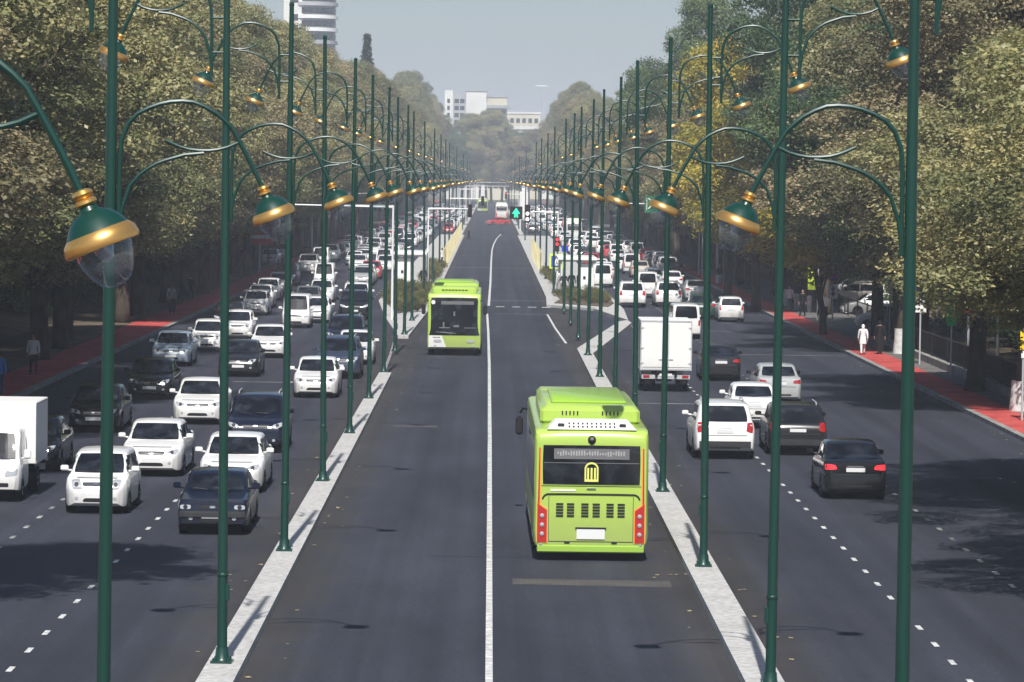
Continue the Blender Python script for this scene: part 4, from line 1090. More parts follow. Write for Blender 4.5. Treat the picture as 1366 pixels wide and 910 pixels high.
MB().box((.12, -.09, 2.95), (.09, .02, .42)).box((.25, -.09, 2.80), (.34, .02, .1)).box((.62, -.09, 2.85), (.3, .02, .2)).box((.5, -.09, 3.1), (.16, .02, .1)).build('pictogram', MT['black'], r, 0)
MB().box((.42, -.06, 2.45), (1.0, .03, .24)).build('plate', MT['white'], r, 0)
MB().tube([(.42, -.02, .1), (.42, -.02, 3.2)], .035, 8).build('post', MT['steel'], r)
# lane control board with green X marks
r = empty('lane_board', (13.2, 305, 0))
MB().box((0, 0, 6.5), (1.6, .12, 1.5), bev=.03).build('board', MT['green_board'], r, 0)
MB().tube([(-.5, -.09, 6.1), (.5, -.09, 6.95)], .05, 6).tube([(-.5, -.09, 6.95), (.5, -.09, 6.1)], .05, 6).tube([(-.62, -.09, 6.0), (-.62, -.09, 7.0)], .03, 6).tube([(.62, -.09, 6.0), (.62, -.09, 7.0)], .03, 6).build('cross_marks', MT['white'], r, 0)
MB().tube([(0, .1, 7.1), (5.2, .1, 7.1)], .07, 8).tube([(5.2, .1, 0), (5.2, .1, 7.2)], .1, 10).build('mast', MT['white_metal'], r)
tag(r, 'green overhead lane board with a white cross above the right carriageway', 'sign board')
r = pole_sign('speed_sign', 17.9, 318, 5.6, 'white square sign with a red ring high on the right side')
MB().box((-.4, -.05, 5.0), (.95, .04, 1.2)).build('sign_board', MT['white'], r, 0)
q = MB(); disc(q, -.4, -.08, 5.15, .34, .015); q.build('ring', MT['redsign'], r, 0)
q = MB(); disc(q, -.4, -.10, 5.15, .24, .015); q.build('ring_center', MT['white'], r, 0)
r = pole_sign('crossing_sign', 18.6, 300, 4.6, 'blue square crossing sign with white triangle over a white plate')
MB().box((0, -.05, 4.0), (.9, .04, .9)).build('sign_face', MT['blue_sign'], r, 0)
MB().plate([(-.3, 3.75), (.3, 3.75), (0, 4.3)], -.09, -.075).build('triangle', MT['white'], r, 0)
MB().box((0, -.05, 3.2), (.6, .04, .4)).build('plate', MT['white'], r, 0)
r = pole_sign('green_cross_sign', 19.9, 162, 4.3, 'bright green shaped sign on a post among the dark foliage', 'sign')
MB().plate([(-.2, 2.3), (.15, 2.3), (.35, 2.9), (.3, 3.3), (.48, 3.7), (.3, 4.3), (-.15, 4.35), (-.35, 3.9), (-.15, 3.5), (-.3, 2.9)], -.16, -.05).build('sign_face', MT['brightgreen'], r, 0)
r = pole_sign('blue_sign', 19.7, 172, 4.2, 'blue sign over two small white plates on a post by the right trees')
MB().box((0, -.05, 3.8), (.7, .04, .7)).build('sign_face', MT['blue_sign'], r, 0)
MB().box((0, -.05, 3.15), (.5, .04, .3)).box((0, -.05, 2.7), (.5, .04, .35)).build('plate', MT['white'], r, 0)
r = empty('banner', (21.4, 201, 0)); MB().tube([(0, 0, 0), (0, 0, 4.2)], .05, 8).build('post', MT['steel'], r); MB().box((.32, 0, 2.9), (.5, .05, 2.2)).build('cloth', MT['lime'], r, 0)
tag(r, 'narrow lime green banner on a post beyond the right pavement', 'banner')
r = empty('banner', (19.7, 226, 0)); MB().tube([(0, 0, 0), (0, 0, 4.4)], .05, 8).build('post', MT['steel'], r); MB().box((-.34, 0, 3.1), (.55, .05, 2.3)).build('cloth', MT['fluo'], r, 0)
tag(r, 'pale yellow green banner left of the no parking sign', 'banner')
r = empty('billboard', (23.4, 178, 0)); MB().box((0, 0, 3.2), (1.9, .12, 1.7)).build('panel', MT['redpanel'], r, 0); MB().box((0, -.08, 2.6), (1.7, .03, .25)).box((-.3, -.08, 3.5), (.8, .03, .3)).build('lettering_block', MT['display'], r, 0)
MB().tube([(-.7, .1, 0), (-.7, .1, 3)], .06, 8).tube([(.7, .1, 0), (.7, .1, 3)], .06, 8).build('post', MT['steel'], r)
tag(r, 'dark red street board beside the bright green sign', 'billboard')
r = empty('billboard', (-19.9, 322, 0)); MB().box((0, 0, 3.4), (2.2, .12, 1.9)).build('panel', MT['redsign'], r, 0); MB().tube([(0, .1, 0), (0, .1, 3)], .08, 8).build('post', MT['steel'], r)
MB().box((0, -.08, 3.1), (1.6, .03, .3)).build('white_band', MT['white'], r, 0)
tag(r, 'red street board with white band at the left edge of the road', 'billboard')

# dark railing and low wall behind the right bike path
def railing(x, y0, y1, h, label, step=.9, top=True):
    r = empty('railing', (x, y0, 0)); b = MB()
    L_ = y1-y0
    b.box((0, L_/2, h), (.06, L_, .06)); b.box((0, L_/2, .35), (.05, L_, .05))
    b.build('rail', MT['iron'], r, 0)
    n = int(L_/step); q = MB()
    for i in range(n): q.box((0, (i+.5)*step, (h+.3)/2), (.03, .03, h-.25))
    q.build('bars', MT['iron'], r, 0)
    for i in range(int(L_/6)+1): MB().box((0, i*6, h/2+.05), (.09, .09, h+.1)).build('post', MT['iron'], r, 0)
    return tag(r, label, 'railing')
railing(21.0, 112, 196, 1.3, 'dark iron railing behind the right bike path', .16*1.5)
wl = MB().box((20.35, 152, .28), (.25, 84, .34)).build('low_wall', MT['kerb'], sharp=0)
tag(wl, 'low grey kerb wall in front of the dark railing', 'wall')
rw = railing(22.4, 205, 290, 1.2, 'grey railing along the right pavement beyond the give way sign', .5)
for (x, y, h, i) in ((19.9, 244, 1.1, 0), (20.4, 240, 1.1, 1), (19.8, 251, 1.0, 2), (20.2, 257, 1.0, 3)):
    b = MB().tube([(0, 0, .12), (0, 0, h)], .16, 10).lathe([(.16, h), (.1, h+.08), (.001, h+.1)], 10).build('bollard', MT['lime_wash']); b.location = (x, y, 0)
    tag(b, 'whitewashed round bollard at the edge of the right pavement near the white hatchback', 'bollard', 'white bollards')
# street furniture on the left: litter bin, bench
r = empty('litter_bin', (-20.2, 150, .1)); MB().lathe([(.2, 0), (.24, .1), (.26, .8), (.22, .84)], 14).build('bin', MT['iron'], r); MB().tube([(-.3, 0, 0), (-.3, 0, 1)], .03, 6).tube([(.3, 0, 0), (.3, 0, 1)], .03, 6).build('stand', MT['steel'], r)
tag(r, 'dark litter bin beside the left bike path', 'litter bin')

# ------------------------------------------------------------------ buildings
def window_grid(parent, x0, x1, z0, z1, nx, nz, yf, m=None, fw=.7, fh=.6):
    dx, dz = (x1-x0)/nx, (z1-z0)/nz
    for j in range(nz):
        for i in range(nx):
            cx, cz = x0+(i+.5)*dx, z0+(j+.5)*dz
            MB().box((cx, yf, cz), (dx*fw, .12, dz*fh)).build('window', m or MT['glass'], parent, 0)
MT['bwhite'] = noise_mat('pale_render', (.62, .62, .58), (.76, .75, .7), scale=.08, rough=.85)
MT['bgrey'] = noise_mat('grey_render', (.3, .31, .32), (.42, .43, .44), scale=.1, rough=.85)
MT['bcream'] = noise_mat('cream_render', (.5, .46, .34), (.64, .6, .46), scale=.1, rough=.85)
r = empty('apartment_tower', (-9.5, 1480, 0))
MB().box((-7.6, 2, 21), (3.2, 12, 43.5)).build('side_wing', MT['bwhite'], r, 0)
MB().box((-3.4, 2.5, 20.5), (5.2, 12, 41.5)).build('glazed_wing', MT['bgrey'], r, 0)
MB().box((3.2, 0, 20.6), (8.0, 14, 43.6)).build('white_block', MT['bwhite'], r, 0)
MB().box((11.2, 3, 19.8), (8.2, 14, 40.6)).build('right_wing', MT['bcream'], r, 0)
MB().box((11.2, 3, 40.6), (8.8, 14.6, .8)).box((3.2, 0, 42.7), (8.5, 14.6, .7)).build('cornice', MT['bgrey'], r, 0)
MB().box((12.0, -6, 36.5), (9.5, 5, 1.2)).box((12.0, -6, 31), (9.0, 5, 1.0)).box((12, -6, 26), (8.6, 5, 1.0)).build('balcony', MT['bgrey'], r, 0)
window_grid(r, -5.6, -1.2, 4, 40, 2, 13, -3.55, fw=.8)
window_grid(r, 7.6, 15, 4, 36, 3, 11, -4.05, fw=.6)
window_grid(r, -9.0, -6.4, 4, 40, 1, 13, -4.05, fw=.4)
MB().tube([(9, 0, 41), (9, 0, 45.5)], .12, 6).tube([(10.5, 0, 41), (10.5, 0, 44)], .1, 6).build('antenna', MT['steel'], r, 0)
tag(r, 'white apartment tower with glazed strip rising over the trees at the end of the avenue', 'building')
r = empty('office_block', (13.5, 1560, 0))
MB().box((-1.5, 0, 17.5), (16, 14, 35.5)).build('main_block', MT['bcream'], r, 0)
MB().box((9.5, 1, 15.6), (6, 12, 31)).build('right_block', MT['bwhite'], r, 0)
MB().box((-1.5, 0, 35.6), (16.6, 14.6, .8)).box((-2, -7.2, 29.5), (15, .6, 1.4)).build('cornice', MT['bwhite'], r, 0)
window_grid(r, -9, 6, 3, 34, 6, 10, -7.05, fw=.6)
window_grid(r, 7, 12, 3, 30, 2, 9, -5.05, fw=.6)
MB().tube([(-10.5, 0, 30), (-10.5, 0, 40.5)], .2, 6).tube([(8, 0, 31), (8, 0, 47)], .22, 6).tube([(4.5, 0, 47), (9.5, 0, 47)], .15, 6).build('antenna', MT['steel'], r, 0)
tag(r, 'low pale office block with roof masts right of the white apartment tower', 'building')
# round grey tower behind the left trees
r = empty('round_tower', (-47.5, 980, 0))
MB().lathe([(6.3, 0), (6.3, 64), (.001, 64)], 28).build('core', MT['bgrey'], r, 30)
MB().box((-4.2, -1.5, 31), (5.4, 9, 62)).build('stair_block', MT['bwhite'], r, 0)
for k_ in range(18):
    z = 3+3.3*k_
    MB().lathe([(6.5, z), (6.9, z), (6.9, z+.9), (6.5, z+.9)], 28).build('balcony', MT['white'] if k_ % 3 else MT['bgrey'], r, 30)
    MB().lathe([(6.42, z+1.2), (6.45, z+1.25), (6.45, z+2.7), (6.42, z+2.75)], 28).build('window', MT['glass'], r, 30)
for k_ in range(12):
    MB().box((-4.2, -6.05, 8+4.6*k_), (2.2, .1, 1.6)).build('window', MT['glass'], r, 0)
tag(r, 'round grey residential tower with ring balconies behind the left trees', 'building')
# low buildings behind the trees
for (x, y, w_, d_, h_, m_, name, lab) in [(46, 330, 18, 60, 9, 'bgrey', 'shop_building', 'grey two storey building glimpsed behind the right trunks'), (-62, 300, 20, 80, 10, 'bgrey', 'school_building', 'grey building in the shade behind the left trees'), (48, 200, 16, 50, 8, 'bcream', 'house', 'cream house hidden behind the right trees')]:
    r = empty(name, (x, y, 0)); MB().box((0, 0, h_/2), (w_, d_, h_)).build('wall', MT[m_], r, 0)
    MB().box((0, 0, h_+.15), (w_+.8, d_+.8, .3)).build('roof', MT['bwhite'], r, 0)
    window_grid(r, -w_/2+.5, w_/2-.5, 1, h_-.5, 5, 3, -d_/2-.02, fw=.55)
    tag(r, lab, 'building')
# overhead wire across the avenue
wr_ = MB(); wr_.tube([(-26+56*t, 520+30*t, 38+8*t-6*t*(1-t)) for t in np.linspace(0, 1, 15)], .035, 5)
tag(wr_.build('overhead_wire', MT['iron']), 'thin dark wire crossing the sky high above the avenue', 'wire')
# ------------------------------------------------------------------ trees
def leaf_mesh(name, centers, radii, n_clump, n_leaf, size, seed, squash=.8, spray=.38):
    """leaves in sprays that cover the outside of every lobe"""
    rng = np.random.default_rng(seed)
    C_ = []; T_ = []; OUT = []
    cc = np.array([(0, 0, np.mean([c[2] for c in centers]))])
    for c, r in zip(centers, radii):
        c = np.array(c)
        k_ = int(n_clump*(r/1.8)**2)
        d = rng.normal(size=(k_, 3)); d /= np.linalg.norm(d, axis=1)[:, None]
        d[:, 2] = np.abs(d[:, 2])*np.where(rng.random(k_) < .8, 1, -1)
        p = c+d*r*(rng.uniform(.74, 1.06, size=(k_, 1)))*np.array([1, 1, squash])
        tint_l = rng.uniform(.18, .8)
        t = np.clip(tint_l+rng.normal(0, .13, k_), 0, 1)
        C_.append(p); T_.append(t); OUT.append(d)
    P = np.concatenate(C_); T = np.concatenate(T_); D = np.concatenate(OUT)
    P = np.repeat(P, n_leaf, 0); T = np.repeat(T, n_leaf); D = np.repeat(D, n_leaf, 0)
    n = len(P)
    P = P+rng.normal(0, spray, size=(n, 3))*np.array([1, 1, .7])
    T = np.clip(T+rng.normal(0, .07, n), 0, 1)
    nr = D*.9+rng.normal(0, .75, size=(n, 3))+np.array([0, 0, .35]); nr /= np.linalg.norm(nr, axis=1)[:, None]
    a = np.cross(nr, rng.normal(size=(n, 3))); a /= np.linalg.norm(a, axis=1)[:, None]
    b = np.cross(nr, a)
    s = size*rng.uniform(.6, 1.35, size=(n, 1))
    v = np.empty((n, 4, 3))
    v[:, 0] = P-a*s; v[:, 1] = P+b*s*.55-nr*s*.12; v[:, 2] = P+a*s; v[:, 3] = P-b*s*.55-nr*s*.12
    me = bpy.data.meshes.new(name)
    me.vertices.add(n*4); me.vertices.foreach_set('co', v.astype(np.float32).ravel())
    me.loops.add(n*4); me.loops.foreach_set('vertex_index', np.arange(n*4, dtype=np.int32))
    me.polygons.add(n); me.polygons.foreach_set('loop_start', np.arange(0, n*4, 4, dtype=np.int32))
    me.polygons.foreach_set('loop_total', np.full(n, 4, dtype=np.int32))
    at = me.attributes.new('tint', 'FLOAT', 'POINT'); at.data.foreach_set('value', np.repeat(T, 4).astype(np.float32))
    me.update(calc_edges=True)
    return me

def crown_lobes(seed, rx, ry, z0, z1, n, lr=(1.5, 2.6), top=.8):
    rg = random.Random(seed); C_ = []; Rr = []
    zc, rz = (z0+z1)/2, (z1-z0)/2
    for i in range(n):
        z = rg.uniform(-1, 1); a = i*2.399+rg.uniform(-.5, .5)
        env = math.sqrt(max(0, 1-abs(z)**2.6))*(1-.25*max(0, z)*top)
        q = rg.choice((.4, .75, .95, 1.05))*env*rg.uniform(.72, 1.25)
        r_ = rg.uniform(*lr)
        C_.append((rx*.78*q*math.cos(a), ry*.78*q*math.sin(a), zc+rz*.86*z)); Rr.append(r_)
    return C_, Rr

def trunk_mesh(seed, h, r0, lobes, nb=14):
    rg = random.Random(seed); mb = MB()
    fork = h*.30
    p = [(0, 0, -.1), (rg.uniform(-.1, .1), 0, 1.0), (rg.uniform(-.3, .3), rg.uniform(-.3, .3), fork), (rg.uniform(-.6, .6), rg.uniform(-.6, .6), h*.6), (rg.uniform(-.8, .8), rg.uniform(-.8, .8), h*.85)]
    mb.tube(p, [r0*1.25, r0, r0*.82, r0*.45, r0*.12], 12)
    for i in range(nb):
        c = lobes[rg.randrange(len(lobes))]
        st = Vector(p[2]).lerp(Vector(p[3]), rg.uniform(-.3, .9)); e = Vector(c)
        mid = st.lerp(e, .5)+Vector((rg.uniform(-.5, .5), rg.uniform(-.5, .5), rg.uniform(.1, .9)))
        mb.tube([st, mid, e], [r0*.38, r0*.22, .03], 7)
    return mb.mesh('trunk')

VAR = {}
def variant(key, seed, rx, ry, z0, z1, nl, leaf, r0, clump=150, nleaf=15, size=.092, lr=(1.0, 2.3), spray=.22):
    C_, Rr = crown_lobes(seed, rx, ry, z0, z1, nl, lr)
    cm = leaf_mesh('crown', C_, Rr, clump, nleaf, size, seed, spray=spray); cm.materials.append(MT[leaf])
    tm = trunk_mesh(seed, z1, r0, C_); tm.materials.append(MT['bark']); tm.shade_smooth()
    VAR[key] = (cm, tm)
#             key   seed rx   ry   z0  z1  lobes leaf
variant('a', 1, 7.6, 7.4, 4.4, 25.5, 100, 'leaf_olive', .42)
variant('b', 2, 7.2, 7.8, 5.2, 24.0, 92, 'leaf_brown', .38)
variant('c', 3, 8.2, 7.2, 4.0, 23.0, 96, 'leaf_olive', .45)
variant('d', 4, 6.6, 6.8, 5.0, 21.5, 84, 'leaf_brown', .36)
variant('g', 5, 7.0, 6.8, 5.5, 22.5, 86, 'leaf_green', .40)
variant('n', 16, 10.3, 9.6, 4.6, 21.5, 150, 'leaf_olive', .38, clump=170, nleaf=16, size=.075, lr=(1.0, 2.4), spray=.2)
variant('y', 6, 3.6, 3.6, 2.8, 13.5, 26, 'leaf_yellow', .22, lr=(1.1, 1.8))
variant('s', 7, 2.4, 2.4, 2.6, 6.6, 12, 'leaf_yellow', .12, lr=(.7, 1.2), size=.12)
# conifer
cl, rl = [], []
rg = random.Random(3)
for i in range(230):
    t = (i/230)**.85; a = i*2.4; q = (1-t)*4.4
    for f_ in (.35, .85): cl.append((q*f_*math.cos(a), q*f_*math.sin(a), 4+27*t-f_*q*.15)); rl.append(.28+.55*(1-t))
cm = leaf_mesh('crown', cl, rl, 330, 7, .16, 9, squash=.5, spray=.16); cm.materials.append(MT['leaf_conifer'])
tm = trunk_mesh(3, 31, .4, [cl[0]], 0); tm.materials.append(MT['bark']); VAR['f'] = (cm, tm)

TR = random.Random(21)
SP = {'a': 'plane_tree', 'b': 'plane_tree', 'c': 'plane_tree', 'n': 'plane_tree', 'd': 'plane_tree', 'g': 'oak_tree', 'y': 'maple_tree', 's': 'young_tree', 'f': 'spruce_tree'}
def tree(key, x, y, sc=1.0, label='', group='avenue trees', rz=None, wash=False, sz=None):
    r = empty(SP[key], (x, y, 0.02), TR.uniform(0, 6.28) if rz is None else rz)
    cm, tm = VAR[key]
    c = bpy.data.objects.new('crown', cm); COL.objects.link(c); c.parent = r
    t = bpy.data.objects.new('trunk', tm); COL.objects.link(t); t.parent = r
    if wash:
        w_ = MB().tube([(0, 0, .0), (0, 0, 1.0), (0, 0, 1.65)], [.54, .462, .45], 12, cap=False).build('whitewashed_base', MT['lime_wash'], r)
    r.scale = (sc, sc, sz or sc)
    return tag(r, label, 'tree', group)

NUM = ['first', 'second', 'third', 'fourth', 'fifth', 'sixth', 'seventh', 'eighth', 'ninth', 'tenth', 'eleventh', 'twelfth']
for side in (-1, 1):
    sn = 'left' if side < 0 else 'right'
    y = 100 if side < 0 else 74; i = 0
    while y < 1180:
        x = side*(20.6+TR.uniform(-.8, 1.2))
        if side > 0 and y < 170: x -= 1.3
        key = TR.choice(['a', 'a', 'b', 'c', 'b', 'd'] if side < 0 else ['a', 'c', 'd', 'd', 'b', 'g', 'c'])
        hz = (.80 if side < 0 else .74)*TR.uniform(.84, 1.13)*(1+(.62 if side < 0 else .55)*min(1, max(0, (y-(330 if side < 0 else 520))/(700 if side < 0 else 400))))
        if not (655 < y < 692) and not (side > 0 and (102 < y < 136 or 157 < y < 177 or 207 < y < 252)) and not (side < 0 and 186 < y < 206):
            near = side > 0 and y < 128
            tree('n' if near else key, x, y, 1.0 if near else (1.15 if side < 0 and y < 150 else TR.uniform(.92, 1.05)), (f'{NUM[i]} big leafy tree of the {sn} roadside row counted from the camera' if i < 12 else f'big leafy tree in the far part of the {sn} roadside row'),
                 f'trees of the {sn} roadside row', wash=(side > 0 and i in (4, 5, 7, 9, 13)) or (side < 0 and i in (3, 9)), sz=hz)
        step = (12.5 if side > 0 and y < 170 else 10.5) if y < 420 else 13.5
        y += step*TR.uniform(.85, 1.2); i += 1
    # second and third rows close the view between the trunks
    for row, (xx, st) in enumerate(((31, 12), (43, 15))):
        y = 120+row*50; i = 0
        while y < 1000:
            key = TR.choice(['a', 'b', 'c', 'd', 'g'])
            if not (655 < y < 692) and not (side > 0 and row == 0 and 225 < y < 285):
                tree(key, side*(xx+TR.uniform(-2, 2)), y, TR.uniform(.95, 1.15), f'shaded leafy tree in the back rows behind the {sn} roadside trees', f'back row trees on the {sn}', sz=TR.uniform(.85, 1.02)*(.95 if side < 0 else .82))
            y += st*TR.uniform(.85, 1.2)*(1 if y < 500 else 1.6); i += 1
# overhanging tree that shades the left lanes nearest the camera
C_, Rr = crown_lobes(77, 9.5, 4.2, 13.2, 20.5, 44, (1.3, 2.0)); C_ = [(c[0]+6.6, c[1], c[2]+.12*c[0]) for c in C_]
cm = leaf_mesh('crown', C_, Rr, 150, 18, .13, 77, spray=.3); cm.materials.append(MT['leaf_olive'])
tm = trunk_mesh(77, 20, .45, C_, 18); tm.materials.append(MT['bark']); tm.shade_smooth(); VAR['h'] = (cm, tm); SP['h'] = 'plane_tree'
tree('h', -20.0, 65, 1.0, 'tall tree at the near left leaning over the road whose shade falls on the lanes', 'avenue trees', rz=0)
tree('g', 23.5, 205, 1.12, 'large dark green oak standing above the olive trees on the right', 'special trees', sz=1.22)
tree('g', 21.0, 236, 1.0, 'green oak left of the largest oak on the right', 'special trees', sz=1.08)
tree('g', 18.8, 345, .95, 'bright topped green oak at the skyline end of the right row', 'special trees', sz=1.14)
tree('y', 17.2, 243, 1.35, 'yellow autumn maple on the right beyond the lane board', 'yellow trees', sz=1.02)
tree('y', 16.6, 262, 1.2, 'orange yellow maple behind the first yellow maple', 'yellow trees', sz=1.35)
tree('s', 18.2, 205, 1.6, 'small yellow leaved tree above the no parking sign', 'yellow trees', sz=1.3)
tree('y', 18.2, 452, 1.2, 'distant yellow maple at the right kerb', 'yellow trees', sz=1.2)
tree('s', -22.8, 318, .8, 'small pale tree on the left beside the red side path', 'young trees')
tree('s', -20.5, 345, .8, 'small pale tree beyond the red side path', 'young trees')
tree('f', -20.2, 600, 1.0, 'pointed dark spruce rising above the left tree line', 'spruces')
tree('f', -24.0, 690, .9, 'shorter dark spruce just right of the pointed spruce', 'spruces')
# trees that close the end of the avenue
for i in range(26):
    x = -34+68*(i % 13)/12+TR.uniform(-2, 2); y = 1190+ (i//13)*60+TR.uniform(-25, 25)
    if abs(x) < 6 and i < 13: y += 60
    tree(TR.choice(['a', 'b', 'd', 'g']), x, y, 1.05, 'hazy tree closing the far end of the avenue', 'trees at the end of the avenue', sz=TR.uniform(.95, 1.25))
# far wood that carries the horizon at both sides
fc, fr = [], []
rg = random.Random(8)
for i in range(330):
    sd = rg.choice((-1, 1)); x = sd*rg.uniform(30, 420); y = rg.uniform(1350, 1480)+abs(x)*.2
    fc.append((x, y, rg.uniform(4, 17))); fr.append(rg.uniform(5, 8))
wd = bpy.data.objects.new('far_wood', leaf_mesh('far_wood', fc, fr, 16, 5, .9, 5, spray=1.2)); wd.data.materials.append(MT['leaf_brown']); COL.objects.link(wd)
tag(wd, 'hazy wood filling the horizon beyond the avenue', 'wood', kind='stuff')

# shrubs on the islands
def shrub(x, y, s, seed, label, group):
    rg = random.Random(seed)
    key = ('bush', seed % 4)
    if key not in VAR:
        c = [(rg.uniform(-.45, .45), rg.uniform(-.45, .45), rg.uniform(.35, .8)) for _ in range(8)]
        m_ = leaf_mesh('foliage', c, [rg.uniform(.28, .45) for _ in c], 700, 6, .045, seed, spray=.09); m_.materials.append(MT['leaf_bush'])
        st = MB()
        for q in c[:5]: st.tube([(0, 0, 0), (q[0]*.5, q[1]*.5, q[2]*.5), q], [.025, .018, .006], 5)
        st = st.mesh('stems'); st.materials.append(MT['bark']); VAR[key] = (m_, st)
    r = empty('shrub', (x, y, .2), rg.uniform(0, 6)); r.scale = (s, s, s*rg.uniform(.85, 1.25))
    for nm, me in zip(('foliage', 'stems'), VAR[key]):
        o = bpy.data.objects.new(nm, me); COL.objects.link(o); o.parent = r
    tag(r, label, 'shrub', group)
rg = random.Random(5)
for i in range(46):
    y = 228+rg.random()**1*38; x = rg.uniform(-6.9 if y > 240 else -5.7, -4.5); 
    shrub(x, y, rg.uniform(.55, .95), i, 'green and reddish shrub in the planting bed of the left traffic island', 'shrubs of the left island')
for i in range(44):
    y = 247+rg.random()*15; x = rg.uniform(4.7+max(0, y-256)*.1, 7.8)
    shrub(x, y, rg.uniform(.45, .75), i+60, 'low green shrub in the planting bed of the right traffic island', 'shrubs of the right island')
for i in range(20):
    shrub(rg.uniform(-5.2, -4.3), 290+i*2.6, rg.uniform(.6, .9), i+120, 'shrub between the left shelter and the cream barrier', 'shrubs beside the left shelter')
for i in range(12):
    shrub(rg.uniform(4.5, 5.2), 290+i*3.2, rg.uniform(.5, .8), i+150, 'shrub between the right shelter and the cream barrier', 'shrubs beside the right shelter')
# ground cover under the trees
for sd in (-1, 1):
    c = []; r_ = []
    for i in range(260):
        y = 105+rg.random()**1.3*420
        c.append((sd*rg.uniform(25.5, 36), y, rg.uniform(.2, 1.6))); r_.append(rg.uniform(.8, 1.7))
    u = bpy.data.objects.new('undergrowth', leaf_mesh('undergrowth', c, r_, 130, 7, .10, 30+sd, spray=.2)); u.data.materials.append(MT['leaf_green']); COL.objects.link(u)
    tag(u, f"dark undergrowth below the {'left' if sd < 0 else 'right'} trees", 'undergrowth', kind='stuff')
# ------------------------------------------------------------------ people
CLOTH = {}
def cloth(c):
    if c not in CLOTH: CLOTH[c] = mat('cloth', c, .85, spec=.2)
    return CLOTH[c]
def make_person(x, y, rz, label, top=(.7, .7, .68), low=(.012, .012, .014), h=1.70, stride=.22, arm=(0, 0), skirt=False, long_top=False, scarf=None, sit=False, z=.13, bag=None):
    """front of the body = +Y local"""
    V = []; E = []; Rd = []
    def nd(p, r, par=None):
        V.append(p); Rd.append(r if isinstance(r, tuple) else (r, r))
        if par is not None: E.append((par, len(V)-1))
        return len(V)-1
    pel = nd((0, 0, .95), (.155, .115)); bel = nd((0, .01, 1.08), (.14, .105), pel); ch = nd((0, .0, 1.28), (.165, .115), bel)
    nk0 = nd((0, -.01, 1.43), (.085, .075), ch); nk = nd((0, 0, 1.50), (.052, .055), nk0)
    hd = nd((0, .015, 1.575), (.072, .085), nk); hd2 = nd((0, .01, 1.65), (.078, .098), hd); hd3 = nd((0, 0, 1.715), (.055, .07), hd2)
    nd((0, .118, 1.60), (.012, .012), hd)          # nose
    for sg in (-1, 1):
        nd((sg*.085, 0, 1.615), (.012, .02), hd)   # ears
        st = stride*sg
        hip = nd((sg*.09, 0, .88), (.095, .10), pel)
        if sit:
            kn = nd((sg*.11, .42, .55), (.06, .065), hip); an = nd((sg*.11, .44, .10), (.04, .042), kn); nd((sg*.11, .60, .05), (.035, .03), an)
        else:
            kn = nd((sg*.10, st*.45+.04*(sg > 0), .50), (.062, .066), hip); cf = nd((sg*.10, st*.62, .34), (.055, .06), kn)
            an = nd((sg*.10, st, .09), (.036, .042), cf); nd((sg*.115, st+.15, .045), (.038, .03), an)
        sh = nd((sg*.19, -.01, 1.40), (.068, .068), nk0); a_ = arm[0 if sg < 0 else 1]
        el = nd((sg*.245, -stride*sg*.35*(1-a_), 1.13), (.043, .045), sh)
        if a_: wr0 = nd((sg*.20, .22*a_, 1.13+.10*a_), (.03, .03), el); dr = Vector((-.15*sg, .9, .4)).normalized()
        else: wr0 = nd((sg*.26, -stride*sg*.45+.05, .89), (.027, .03), el); dr = Vector((0, .1, -1)).normalized()
        w0 = Vector(V[wr0]); pm = nd(tuple(w0+dr*.07), (.034, .018), wr0)
        for f in range(4):
            o_ = (f-1.5)*.019; L_ = (.070, .082, .078, .060)[f]
            sd = Vector((0, 1, 0)) if not a_ else Vector((1, 0, 0))
            k1 = nd(tuple(w0+dr*.115+sd*o_), .0085, pm); nd(tuple(w0+dr*(.115+L_)+sd*o_*1.1+Vector((-sg*.02, 0, 0))), .0075, k1)
        sd = Vector((0, 1, 0)) if not a_ else Vector((-sg, 0, 0))
        t1_ = nd(tuple(w0+dr*.05+sd*.04), .010, wr0); nd(tuple(w0+dr*.09+sd*.058), .008, t1_)
    me = bpy.data.meshes.new('person_src'); me.from_pydata(V, E, []); 
    ob = bpy.data.objects.new('person_src', me); COL.objects.link(ob)
    md = ob.modifiers.new('s', 'SKIN'); md.use_smooth_shade = True
    for i, q in enumerate(me.skin_vertices[0].data): q.radius = Rd[i]; q.use_root = (i == 0)
    sb = ob.modifiers.new('u', 'SUBSURF'); sb.levels = 1; sb.render_levels = 1
    dg = bpy.context.evaluated_depsgraph_get(); dg.update()
    bmn = bpy.data.meshes.new_from_object(ob.evaluated_get(dg)); bpy.data.objects.remove(ob)
    bmn.name = 'person'; bmn.materials.clear(); bmn.materials.append(MT['skin']); bmn.shade_smooth()
    r = bpy.data.objects.new('person', bmn); COL.objects.link(r)
    s = h/1.77; r.location = (x, y, z); r.rotation_euler = (0, 0, rz); r.scale = (s, s, s)
    co = [v.co.copy() for v in bmn.vertices]; no = [v.normal.copy() for v in bmn.vertices]
    def layer(name, test, off, m):
        vs = []; mp = {}; fs = []
        for p in bmn.polygons:
            c = p.center
            if test(c):
                f = []
                for i in p.vertices:
                    if i not in mp: mp[i] = len(vs); vs.append(co[i]+no[i]*off)
                    f.append(mp[i])
                fs.append(f)
        if fs: MB().add(vs, fs).build(name, m, r, 80)
    hand = lambda c: abs(c.x) > .165 and c.z < .93 and not arm[0]
    fwdhand = lambda c: abs(c.y) > .20 and c.z > 1.0 and c.z < 1.4
    hem = .55 if long_top else .90
    layer('shirt', lambda c: 1.44 > c.z > (.86) and not hand(c) and not fwdhand(c) and not (abs(c.x) > .2 and c.z < .93), .014, cloth(top))
